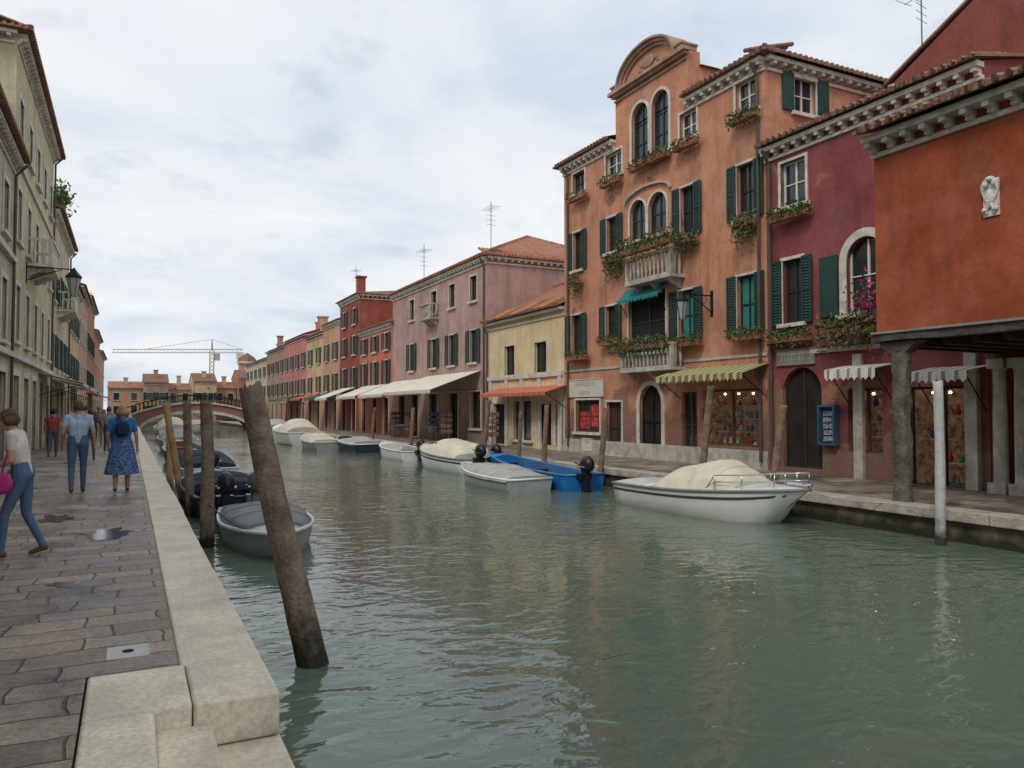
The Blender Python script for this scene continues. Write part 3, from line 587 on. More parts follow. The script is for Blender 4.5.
mb.build('goods',M('mixed_goods',(.26,.28,.3),var=.95,scale=14,bump=0),t)
# ---- red arcade house
FA=Fr((11.95,0,0),(0,1,0),(-1,0,0))
red=house('arcade_house','rust red plaster house on columns at the right edge, white stone relief on its wall',FA,1.5,9.4,6.45,7.4,P_red,[],'gable',1.2,.48,tiles=True,z0=2.95,corn=OLDST)
OLDW=M('grey_old_wood',(.08,.068,.055),var=.5,scale=5,bump=.8,bscale=12)
mb=MB(); k=24
for i in range(k):
    a,b=1.5+8.0*i/k,1.5+8.0*(i+1)/k; f=lambda s:(.04*noise.noise(Vector((s*1.3,0,0)))+.03*noise.noise(Vector((s*5,2,0))))
    mb.hexa([FA.P(a,2.81+f(a),-.2),FA.P(b,2.81+f(b),-.2),FA.P(b,2.81+f(b),.03+f(b)),FA.P(a,2.81+f(a),.03+f(a)),FA.P(a,2.94,-.2),FA.P(b,2.94,-.2),FA.P(b,2.94,.03+f(b)),FA.P(a,2.94,.03+f(a))])
mb.build('lintel_beam',OLDW,red)
mb=MB(); mb.fbox(FA,1.5,9.48,2.945,2.985,.002,.07); mb.build('drip_course',M('dark_lead',(.25,.24,.22),var=.3),red)
FB=Fr((15.2,0,0),(0,1,0),(-1,0,0))
aw=[W(1010,1060,380,488,raw=1)]
mb=MB(); mb.wall(FB,1.5,9.4,0,2.95,[tuple(aw[0]['r'])+(0,)]); mb.build('wall',P_dull,red); shop(red,FB,aw[0]['r'],label='small coloured vase in the window at the far right edge of the arcade',seed=5,bulbs=2,frame=DARKW)
mb=MB(); mb.poly((12.16,1.5,2.85),(15.2,1.5,2.85),(15.2,9.4,2.85),(12.16,9.4,2.85))
y=1.7
while y<9.4: mb.box(12.2,15.19,y,y+.14,2.7,2.84); y+=.5
mb.build('ceiling_beams',DARKW,red)
def rough_col(x,yy,z1,r,lab=None,mat=DSTONE):
    mb=MB(); n=20; m=30
    for i in range(m+1):
        z=z1*i/m; rr=r*(1.15 if z<.18 else 1.0)*(1.15 if z>z1-.15 else 1)
        for j in range(n):
            a=2*PI*j/n; sq=1/max(abs(math.cos(a)),abs(math.sin(a)))**.6; d=rr*sq*(1+.3*noise.noise(Vector((math.cos(a)*1.5+x,math.sin(a)*1.5,z*2.6)))+.16*noise.noise(Vector((math.cos(a)*4,math.sin(a)*4+x,z*8))))
            mb.v.append(Vector((x+d*math.cos(a),yy+d*math.sin(a),z)))
    for i in range(m):
        for j in range(n): mb.f.append((i*n+j,i*n+(j+1)%n,(i+1)*n+(j+1)%n,(i+1)*n+j))
    mb.build('column',mat,red,smooth=True,label=lab)
rough_col(12.12,9.05,2.6,.13,'dark weathered rough column at the quay edge')
mb=MB(); yy=9.05; x=12.12; mb.hexa([(x-.12,yy-.16,2.6),(x+.12,yy-.16,2.6),(x+.12,yy+.16,2.6),(x-.12,yy+.16,2.6),(x-.12,yy-.42,2.8),(x+.12,yy-.42,2.8),(x+.12,yy+.36,2.8),(x-.12,yy+.36,2.8)]); mb.build('bracket_block',OLDW,red)
rough_col(12.12,4.6,2.8,.13)
for yy in(9.1,8.7,4.3):
    mb=MB(); x=15.0; mb.lathe((x,yy,.2),[(.14,0),(.13,.1),(.125,1.2),(.11,2.15),(.14,2.2)],14); mb.box(x-.16,x+.16,yy-.16,yy+.16,2.4,2.58); mb.box(x-.17,x+.17,yy-.17,yy+.17,0,.2); mb.build('column',OLDST,red)
s_,z_=onx(11.95,992,197); t=thing('stone_relief','white carved stone coat of arms set in the rust red wall','relief',FA.P(s_,z_-.3,0))
mb=MB(); P=FA.P
mb.fbox(FA,s_-.12,s_+.12,z_-.3,z_+.28,.001,.03)
for sg in(-1,1):
    mb.tube([P(s_+sg*(.03+.09*math.sin(i*.55)),z_+.28-.06*i,.05) for i in range(10)],[.03+.015*math.sin(i*1.3) for i in range(10)],6); mb.ell(P(s_+sg*.07,z_+.2,.06),.04,.045,.05,8,6); mb.ell(P(s_+sg*.08,z_-.2,.06),.04,.05,.04,8,6)
mb.ell(P(s_,z_,.05),.05,.06,.12,8,6); mb.ell(P(s_,z_+.28,.05),.05,.08,.04,8,6); mb.build('carving',M('white_marble',(.62,.6,.55),var=.35,scale=14),t)
FBk=Fr((0,14.7,0),(1,0,0),(0,1,0))
house('townhouse','dull maroon gabled house rising behind the roof of the maroon house',FBk,19.6,28,11.0,11,P_dull,[],'gable',3.0,.3,tiles=True,rm=tilemat('roof_tiles_crosswise',(.29,.155,.105),0))
# ---- yellow house
yw=[W(505,515,346,376,white=0,gm=GLASS),W(535,547,342,375),W(514,532,401,440,gm=CURT,fm=DARKW,name='shop_window'),W(538,552,404,445,gm=INTD,name='door',sill=0),W(494,508,404,444,gm=INTD,name='door',sill=0),W(556,564,404,446,gm=INTD,name='door',sill=0)]
yel=house('small_house','low warm yellow two storey house with a red awning between the orange and pink houses',FR,yo1+.01,33.3,5.65,7.5,P_yellow,yw,'gable',2.0,.35,tiles=True,dent=False,rm=TILE2,pipe=(33.1,))
awning(yel,FR,onx(14.4,550,396)[0],onx(14.4,484,396)[0],onx(15.2,517,388)[1],1.0,.28,AWNR,.16)
mb=MB(); mb.fbox(FR,26.1,33.2,2.95,3.15,.002,.1)
for s in(26.3,28.0,29.6,31.1,32.8): mb.fbox(FR,s-.13,s+.13,0,2.94,.002,.08)
mb.build('stone_trim',STONE,yel)
# ---- pink house
pw=[]
for u in(412,434,452,473.5):
    s,_=onx(15.2,u,340)
    pw.append(dict(r=(s-.42,s+.42,7.0,8.25),fm=DARKW,gm=GLASS)); pw.append(dict(r=(s-.42,s+.42,3.95,5.55),sh=1,closed=(u in(412,))))
for s in(34.6,37.5,40.5,43.6,46): pw.append(dict(r=(s-.6,s+.6,.02 if s in(37.5,43.6) else .7,2.5),gm=INTD,fm=BROWNW,name='door' if s in(37.5,43.6) else 'shop_window'))
pk=house('townhouse','dusty pink three storey house with hipped tile roof and cream awnings',FR,33.31,48,8.95,9,P_pink,pw,'hip',2.2,.32,tiles=True,rm=TILE2,pipe=(33.5,))
s_,_=onx(15.2,434,310); balcony(pk,FR,s_-.8,s_+.8,6.7,.6,.8,OLDST)
awning(pk,FR,34,41.5,3.5,2.6,.95,AWNC,.2); awning(pk,FR,42.3,47.5,3.4,2.4,.9,AWNC,.2)
def gridw(s0,s1,n,rows,w=.8,**k):
    r=[]
    for i in range(n):
        s=s0+(s1-s0)*(i+.5)/n
        for j,(a,b) in enumerate(rows): r.append(dict(r=(s-w/2,s+w/2,a,b),**k))
    return r
def ground(s0,s1,n):
    r=[]
    for i in range(n):
        s=s0+(s1-s0)*(i+.5)/n; r.append(dict(r=(s-.55,s+.55,.01,2.4),gm=INTD,fm=BROWNW,name='door',sill=0))
    return r
spec=[(48.01,56,7.3,P_oran2,'coral orange house with green shutters and white window frames, left of the pink house',3,[(3.3,4.9),(5.6,6.7)],'hip',1.9),
(56.01,62,10.2,P_dred,'tall dark red house rising above its coral neighbour',2,[(3.2,4.8),(5.8,7.2),(8.1,9.3)],'hip',.9),
(62.01,68,8.9,P_salm,'pale salmon house, next left of the tall dark red house',2,[(3.2,4.6),(5.8,7.2)],'gable',1.6),
(68.01,75,8.4,P_sand,'sand coloured house beyond the salmon house',2,[(3.2,4.6),(5.8,7.2)],'gable',1.6),
(75.01,87,8.9,P_rose,'wide rose pink house far along the right bank',4,[(3.2,4.6),(5.8,7.2)],'gable',1.6),
(87.01,99,8.6,P_brown,'brown house, second from the end of the right bank row',4,[(3.2,4.6),(5.8,7.2)],'gable',1.4),
(99.01,118,8.0,P_beige,'beige house at the far end of the right bank row',5,[(3.2,4.6),(5.8,7.0)],'gable',1.4)]
hs=[]
for i,(a,b,H,mt,lab,n,rows,rt,ri) in enumerate(spec):
    ws=gridw(a,b,n,rows,.9,sh=1)+ground(a,b,n)
    hs.append(house('townhouse',lab,FR,a,b,H,9,mt,ws,rt,ri,.33,detail=0,dent=i<3,rm=TILE2 if i in(0,2,4) else None,chim=((b-2,-3,2.2),(a+2,-1.5,1.9)) if i%2==0 else ((b-1.5,-1,2.0),)))
awning(hs[0],FR,49,54,3.3,2.2,.8,AWNC,.2); awning(hs[1],FR,57,61,3.3,2.2,.8,AWNW,.2); GC=M('green_canvas',(.03,.12,.07)); awning(hs[2],FR,63,67,3.0,1.8,.4,GC,.2)
awning(hs[3],FR,69,74,3.0,1.8,.4,AWNR,.2); awning(hs[4],FR,77,85,3.0,2,.4,GC,.2)
lspec=[(-8,27.9,9.2,P_grey,'grey plaster house nearest on the left bank, cut by the left edge',[(3.6,5.4),(6.7,8.2)],'gable',.8,11),
(27.95,41,13.3,P_olive,'tall olive grey house on the left bank, second from the left edge',[(3.8,5.6),(7.0,8.7),(10.2,11.6)],'hip',1.2,5),
(41.01,52,10.9,P_beige,'beige house on the left bank with roof plants, beyond the tall olive house',[(3.6,5.2),(6.8,8.4)],'gable',1.2,4),
(52.01,62,9.4,P_sand,'sand coloured house, fourth along the left bank',[(3.5,5.0),(6.4,7.8)],'gable',1.2,4),
(62.01,74,10.4,P_tan,'tan house, fifth along the left bank',[(3.5,5.0),(6.6,8.2)],'gable',1.2,4),
(74.01,88,11.2,P_terra,'terracotta brown house, sixth along the left bank',[(3.5,5.0),(6.6,8.2)],'gable',1.2,4),
(88.01,104,9.6,P_oran2,'orange house, seventh along the left bank',[(3.5,5.0),(6.4,7.8)],'gable',1.2,4),
(104.01,122,8.6,P_tan,'tan house at the far end of the left bank',[(3.5,5.0),(6.2,7.6)],'gable',1.2,4)]
lh=[]
for i,(a,b,H,mt,lab,rows,rt,ri,n) in enumerate(lspec):
    ws=gridw(a,b,n,rows,1.0,sh=1 if i in(2,3,5) else 0)
    for w_ in ws: w_['tk']=.16
    for k in range(n): s=a+(b-a)*(k+.5)/n; ws.append(dict(r=(s-.7,s+.7,.01,2.7),gm=INTD,fm=BROWNW,name='door',sill=0,tk=.2))
    lh.append(house('townhouse',lab,FL,a,b,H,9,mt,ws,rt,ri,.42,detail=1 if i<3 else 0,dent=i<4,tiles=i<3,chim=((b-3,-2,2.1),) if i in(2,4,5) else (),pipe=(b-.3,) if i<3 else None))
mb=MB()
for z in(3.2,6.1): mb.fbox(FL,-8,27.9,z,z+.16,.002,.14)
mb.build('string_course',STONE,lh[0])
mb=MB(); mb.fbox(FL,28,41,3.2,3.35,.002,.16); mb.fbox(FL,28,41,9.4,9.5,.002,.08); mb.build('string_course',STONE,lh[1])
balcony(lh[1],FL,31.5,34.5,6.75,.8,.9); balcony(lh[2],FL,44,47,6.6,.8,.9)
awning(lh[1],FL,36,40,3.1,1.6,.4,AWNC,.2); awning(lh[2],FL,42,50,3.1,1.6,.4,AWNC,.2); awning(lh[3],FL,54,61,3.1,1.6,.4,AWNW,.2); awning(lh[5],FL,76,86,3.1,1.6,.4,AWNR,.2)
lantern('wall_lantern','black street lantern hanging from a scrolled iron bracket over the left pavement',FL,31.4,6.6,1.45,1.3)
def bush(label,c,rx,ry,rz,n=260,size=.12,name='roof_shrub',mat=LEAF2):
    t=thing(name,label,'plant',(c[0],c[1],c[2]-rz))
    MB().leaves(lambda:(c[0]+random.gauss(0,rx*.45),c[1]+random.gauss(0,ry*.45),c[2]+random.gauss(0,rz*.45)),n,size).build('foliage',mat,t)
    mb=MB(); mb.box(c[0]-rx*.4,c[0]+rx*.4,c[1]-ry*.4,c[1]+ry*.4,c[2]-rz,c[2]-rz*.5); mb.build('planter',TERRAP,t)
bush('green shrub in a planter on the roof edge of the beige left bank house',(-3.2,43,11.9),.6,1.3,.7,500)
espec=[(-3,1.8,131,4.9,P_tan,'small tan house closing the canal on the left beyond the bridge',TILE2),(1.81,5.2,127,5.7,P_brown,'narrow brown house behind the left part of the bridge',TILE),(5.21,8.6,130,4.7,P_beige,'low beige house behind the middle of the bridge',TILE2),(8.61,11.9,126,5.9,P_sand,'sand coloured house behind the right part of the bridge',TILE),(11.91,15.1,129,5.0,P_salm,'small salmon house behind the right end of the bridge',TILE2),(15.21,24,127,6.6,P_terra,'terracotta house at the far right end of the canal',TILE)]
for i,(a,b,yy,H,mt,lab,rt_) in enumerate(espec): house('far_house',lab,Fr((0,yy,0),(1,0,0),(0,-1,0)),a,b,H,9,mt,gridw(a,b,2 if b-a<5 else 3,[(.9,2.2),(3.1,4.2)],.8,sh=i%2),'gable',1.1+.3*(i%2),.3,detail=0,dent=False,rm=rt_,chim=(((a+b)/2,-2,1.6+.3*(i%3)),))
struct(MB().box(-20,60,118,150,-1.5,.0).build('pavement_canal_end',PAVE))
t=thing('clock_tower','small square brick bell tower beyond the far end of the canal','tower',(18.2,140,0)); mb=MB(); mb.box(16.9,19.5,139,141.6,0,9.6); mb.build('shaft',P_tan,t); mb=MB(); mb.box(16.7,19.7,138.8,141.8,9.6,10.0); mb.build('cornice',STONE,t); mb=MB(); mb.lathe((18.2,140.3,10.),[(1.7,0),(1.3,.7),(.1,1.5)],4); mb.build('roof',TILE,t); mb=MB(); mb.tube([(18.2,138.98,8.1),(18.2,138.9,8.1)],.7,16); mb.build('clock_face',STONE,t)
# ---- bridge
t=thing('arched_bridge','low arched brick footbridge with pale stone edging across the far end of the canal','bridge',(6.2,86,-.5))
BRK=M('bridge_brick',(.36,.19,.13),var=.35,scale=3,streak=.4,brick=3,brickz=50)
BT,BA=1.5,1.75
n=36; x0,x1=-.6,13.1; tops=[];bots=[]
for i in range(n+1):
    x=x0+(x1-x0)*i/n; k=(x-6.25)/6.85; zt=.8+BT*(1-k*k); tops.append((x,zt)); kk=(x-6.25)/5.2; bots.append((x,-.5+BA*math.sqrt(max(0,1-kk*kk)) if abs(kk)<1 else -1.2))
mb=MB()
for i in range(n):
    (xa,za),(xb,zb)=tops[i],tops[i+1]; (_,ca),(_,c2)=bots[i],bots[i+1]
    mb.hexa([(xa,86,ca),(xb,86,c2),(xb,90,c2),(xa,90,ca),(xa,86,za),(xb,86,zb),(xb,90,zb),(xa,90,za)])
mb.build('span',BRK,t)
for yy in(85.85,89.9):
    mb=MB()
    for i in range(n):
        (xa,za),(xb,zb)=tops[i],tops[i+1]
        mb.hexa([(xa,yy,za-.05),(xb,yy,zb-.05),(xb,yy+.25,zb-.05),(xa,yy+.25,za-.05),(xa,yy,za+.12),(xb,yy,zb+.12),(xb,yy+.25,zb+.12),(xa,yy+.25,za+.12)])
    mb.build('coping',STONE,t,weld=True)
    mb=MB()
    for i in range(0,n+1): x,z=tops[i]; mb.tube([(x,yy+.12,z+.1),(x,yy+.12,z+.85)],.035,5)
    mb.tube([(x,yy+.12,z+.87) for x,z in tops],.05,5); mb.tube([(x,yy+.12,z+.35) for x,z in tops],.025,5); mb.build('railing',IRON,t)
mb=MB()
for i in range(24):
    a,b=PI*i/24,PI*(i+1)/24; f=lambda a,e:(6.25+(5.2+e)*math.cos(a),-.5+(BA+e)*math.sin(a))
    p,q,r,s=f(a,-.02),f(b,-.02),f(b,.3),f(a,.3); mb.hexa([(p[0],85.9,p[1]),(q[0],85.9,q[1]),(r[0],85.9,r[1]),(s[0],85.9,s[1]),(p[0],86.1,p[1]),(q[0],86.1,q[1]),(r[0],86.1,r[1]),(s[0],86.1,s[1])])
mb.build('arch_ring',STONE,t)
# ---- crane
cx,cy=19.,214.; t=thing('tower_crane','slender tower crane with a long horizontal jib on the skyline above the bridge','crane',(cx,cy,0))
YC=M('crane_yellow_paint',(.4,.35,.25),var=.1,bump=0); mb=MB()
for dx_,dy_ in((-.5,-.5),(.5,-.5),(.5,.5),(-.5,.5)): mb.tube([(cx+dx_,cy+dy_,0),(cx+dx_,cy+dy_,17)],.1,4)
for i in range(16): mb.tube([(cx-.5,cy-.5,i+.5),(cx+.5,cy-.5,i+1.5)],.06,4); mb.tube([(cx+.5,cy-.5,i+.5),(cx-.5,cy-.5,i+1.5)],.06,4)
mb.tube([(cx,cy,17),(cx,cy,20)],[.3,.1],4); mb.build('mast',YC,t)
mb=MB(); rr=rgt
A=Vector((cx,cy,16.5))-rr*26; B=Vector((cx,cy,16.5))+rr*8
mb.tube([A,B],.1,4); mb.tube([A+Vector((0,0,.9)),B+Vector((0,0,.9))],.1,4)
for i in range(34): p=A+(B-A)*i/34; mb.tube([p,p+(B-A)/34+Vector((0,0,.9))],.05,4)
mb.tube([A+(B-A)*.25+Vector((0,0,.9)),Vector((cx,cy,20)),B+Vector((0,0,.9))],.05,4); mb.build('jib',YC,t)
mb=MB(); mb.box(B.x-1.5,B.x+.2,B.y-.5,B.y+.5,14.8,16.6); mb.build('counterweight',STONE,t); mb=MB(); mb.box(cx+.6,cx+1.9,cy-1,cy,14.5,16.3); mb.build('cab',GELG,t)
def antenna(label,x,y,z,h,n=5):
    t=thing('roof_antenna',label,'antenna',(x,y,z)); MB().tube([(x,y,z),(x,y,z+h)],.022,5).build('mast',GREYP,t); mb=MB()
    mb.tube([(x-.1,y-.6,z+h*.85),(x+.1,y+.6,z+h*.85)],.012,4)
    for i in range(n): yy=y-.55+1.1*i/(n-1); mb.tube([(x-.35,yy,z+h*.85),(x+.35,yy,z+h*.85)],.009,4)
    for i in range(3): mb.tube([(x-.3,y-.05,z+h*(.5+.1*i)),(x+.3,y+.05,z+h*(.5+.1*i))],.01,4)
    mb.build('aerial',GREYP,t)
s_,z_=onx(17.5,491,245); antenna('tall thin aerial on the pink house roof near its tiled hip',17.5,s_,z_-.2,2.6)
s_,z_=onx(17,424,275); antenna('aerial over the left part of the pink house roof',17,s_,z_-.8,2.8)
s_,z_=onx(20,922,45); antenna('aerial on the dull maroon house at top right',20,s_,z_-.4,2.2)
s_,z_=onx(-5,90,305); antenna('aerial on a left bank roof against the sky',-5,s_,z_-.5,2.4)
s_,z_=onx(17,356,290); antenna('aerial above the tall dark red house',17,s_,z_-.4,2.4)
# ---- flower boxes
def fbox_(label,s,z,wd,bloom=REDF,leafn=150,trail=.25,o=.22,bn=40,fr=FR,tall=.18):
    random.seed(int(s*100+z*10)); t=thing('flower_box',label,'flower box',fr.P(s,z,o),'flower boxes on the house fronts')
    mb=MB(); mb.fbox(fr,s-wd/2,s+wd/2,z,z+.17,o-.1,o+.1); mb.build('trough',TERRAP,t)
    f=lambda:fr.P(s+random.uniform(-.55,.55)*wd,z+.2+random.uniform(-trail-.1,tall)*random.random()**.5,o+random.uniform(-.08,.2))
    MB().leaves(f,int(leafn*1.3),.055).build('foliage',LEAF,t)
    MB().leaves(f,leafn//2,.045).build('foliage',LEAF2,t,label='lighter leaves')
    if bn: MB().leaves(f,bn,.04).build('blossom',bloom,t)
for (u,v,wpx,lab,bl,nn,tr) in [(578,200,16,'flower box under the small top floor window at the left corner of the orange house',REDF,110,.15),(611,185,18,'flower box under the white framed top window left of the gable',REDF,130,.2),
 (640,169,18,'flower box under the left arched attic window',REDF,110,.15),(658,160,20,'flower box under the right arched attic window',REDF,130,.2),(686,148,22,'flower box under the top window right of the gable',REDF,160,.2),(744,121,26,'reddish flower box under the top window at the right end of the orange house',REDF,220,.25),
 (578,360,18,'flower box under the lowest shuttered window at the left corner of the orange house',REDF,110,.1),(609,345,18,'flower box beside the lower balcony, left side',REDF,120,.1),(687,346,26,'flower box under the teal window beside the lower balcony',REDF,160,.12),(746,340,30,'flower box under the teal window at the right end of the orange house',REDF,200,.15),
 (790,219,36,'green leafy flower box under the white framed window of the maroon house',REDF,260,.12),(790,342,38,'red flower box under the shuttered window of the maroon house',REDF,260,.25)]:
    s,z=onx(15.0,u,v); s2=onx(15.0,u+wpx/2,v)[0]; s1=onx(15.0,u-wpx/2,v)[0]; fbox_(lab,s,z,abs(s1-s2),bl,nn,tr)
s,z=onx(14.9,742,226); fbox_('trailing plant below the upper shuttered window at the right end of the orange house',s,z,.7,REDF,320,.75)
s,z=onx(14.9,684,243); fbox_('trailing red flowered plant to the right of the upper balcony',s,z,.9,REDF,260,.4)
s,z=onx(14.9,574,284); fbox_('trailing plant hanging at the left corner of the orange house',s,z,.6,REDF,200,.7)
s,z=onx(14.9,612,262); fbox_('large trailing plant to the left of the upper balcony',s,z,.9,REDF,420,.8)
s,z=onx(14.5,643,247); fbox_('long row of red geraniums along the upper balcony rail',s,z-.1,2.6,REDF,700,.4,o=.65,bn=160,tall=.4)
s,z=onx(14.5,637,345); fbox_('long leafy box along the lower balcony rail',s,z-.15,2.8,REDF,700,.3,o=.65,bn=30,tall=.25)
s,z=onx(14.9,850,335); fbox_('large mixed plant box below the arched window of the maroon house',s,z,1.5,REDF,600,.5,bn=120,o=.35,tall=.35)
random.seed(3); s,z=onx(14.95,868,312); t=thing('bougainvillea','magenta bougainvillea climbing beside the arched window','plant',FR.P(s,z-.5,.2))
MB().leaves(lambda:FR.P(s+random.gauss(0,.22),z+random.gauss(0,.4),.25+random.gauss(0,.1)),260,.06).build('blossom',PINKF,t); MB().leaves(lambda:FR.P(s+random.gauss(0,.22),z+random.gauss(0,.4),.22+random.gauss(0,.08)),220,.06).build('foliage',LEAF,t); MB().tube([FR.P(s,z-.6,.2),FR.P(s+.05,z,.2),FR.P(s-.05,z+.4,.2)],.02,5).build('stem',BROWNW,t)
# ---- mooring poles
def pole(label,base,top,r0,r1,mat=WOOD,name='mooring_pole'):
    base,top=Vector(base),Vector(top); n=40; pts=[];rad=[]; sd=base.x*3+base.y; nn=32
    for i in range(n+1):
        k=i/n; p=base.lerp(top,k); p+=Vector((noise.noise(Vector((sd,k*2,0))),noise.noise(Vector((k*2,sd,4))),0))*.02; pts.append(p); rad.append((r0+(r1-r0)*k)*(1+.06*noise.noise(Vector((k*6,sd,9)))))
    mb=MB(); mb.tube(pts,rad,nn)
    for i in range(n+1):          # long vertical cracks
        for j in range(nn):
            v=mb.v[i*nn+j]; d=(v-pts[i]); cx_=noise.noise(Vector((j*.9+sd,i*.06,3.1))); q=1-.16*max(0,cx_-.15)*2.2+.05*noise.noise(Vector((j*.5,i*.5,sd)))
            mb.v[i*nn+j]=pts[i]+d*q
    for j in range(nn): mb.v[n*nn+j].z+=random.uniform(-.05,.02)
    o=mb.build(name,mat,at=(base.x,base.y,-.5),smooth=False); o.data.polygons.foreach_set('use_smooth',[len(p.vertices)<6 for p in o.data.polygons]); tag(o,label,'mooring pole','mooring poles along the canal')
    return o
def ext(b,t,z=-1.6):
    b,t=Vector(b),Vector(t); k=(z-b.z)/(t.z-b.z); return b+(t-b)*k
b_,t_=(1.38,6.5,-.5),(.97,7.25,1.82); pole('thick brown timber mooring pole leaning left in the foreground',ext(b_,t_),t_,.135,.105)
pole('dark upright mooring pole beside the bow of the near grey boat',(1.13,12.7,-1.6),(1.05,12.7,1.75),.12,.085)
pole('dark slim mooring pole, third from the foreground on the left bank',(1.15,16.5,-1.6),(1.02,16.6,1.75),.1,.075)
pole('pale orange leaning mooring pole at the left kerb',(1.3,18.5,-1.6),(.72,19.2,1.75),.09,.07,WOOD2)
pole('pale mooring pole leaning the other way behind the orange one',(1.0,21,-1.6),(.9,22.4,1.8),.09,.07,WOOD2)
pole('thin mooring pole farthest along the left kerb',(1.2,27,-1.6),(1.1,27,1.6),.08,.07)
s_,_=onx(11.35,941,545); pole('white painted upright post in the water before the arcade column',(11.35,s_,-1.6),(11.35,s_,2.05),.08,.07,M('white_post_paint',(.48,.48,.46),var=.2,scale=6,algae=True))
def bpole(lab,X,u0,v0,u1,v1,r,mt=WOODM,zb=-1.5):
    a,za=onx(X,u0,v0); b2,z2_=onx(X,u1,v1); B_=Vector((X,a,za)); T_=Vector((X,b2,z2_)); pole(lab,ext(B_,T_,zb),T_,r,r*.85,mt)
bpole('grey leaning pole at the quay edge in front of the striped awning',11.6,703,465,711,386,.09,WOOD)
bpole('brown leaning pole at the quay edge before the arched doorway of the maroon house',11.6,775,476,783,406,.09)
bpole('brown pole at the quay edge behind the blue boat stern',11.6,600,476,606,408,.09)
bpole('pole in front of the yellow house',11.6,544,462,547,405,.09)
bpole('pole behind the speedboat at the corner of the pink house',11.6,484,452,489,400,.09)
bpole('thin pole left of the yellow house door',11.6,519,455,521,412,.08,WOOD)
bpole('pole beside the far small boats',11.5,372,440,375,408,.1); bpole('pole behind the small white boat',11.5,411,446,413,408,.1)
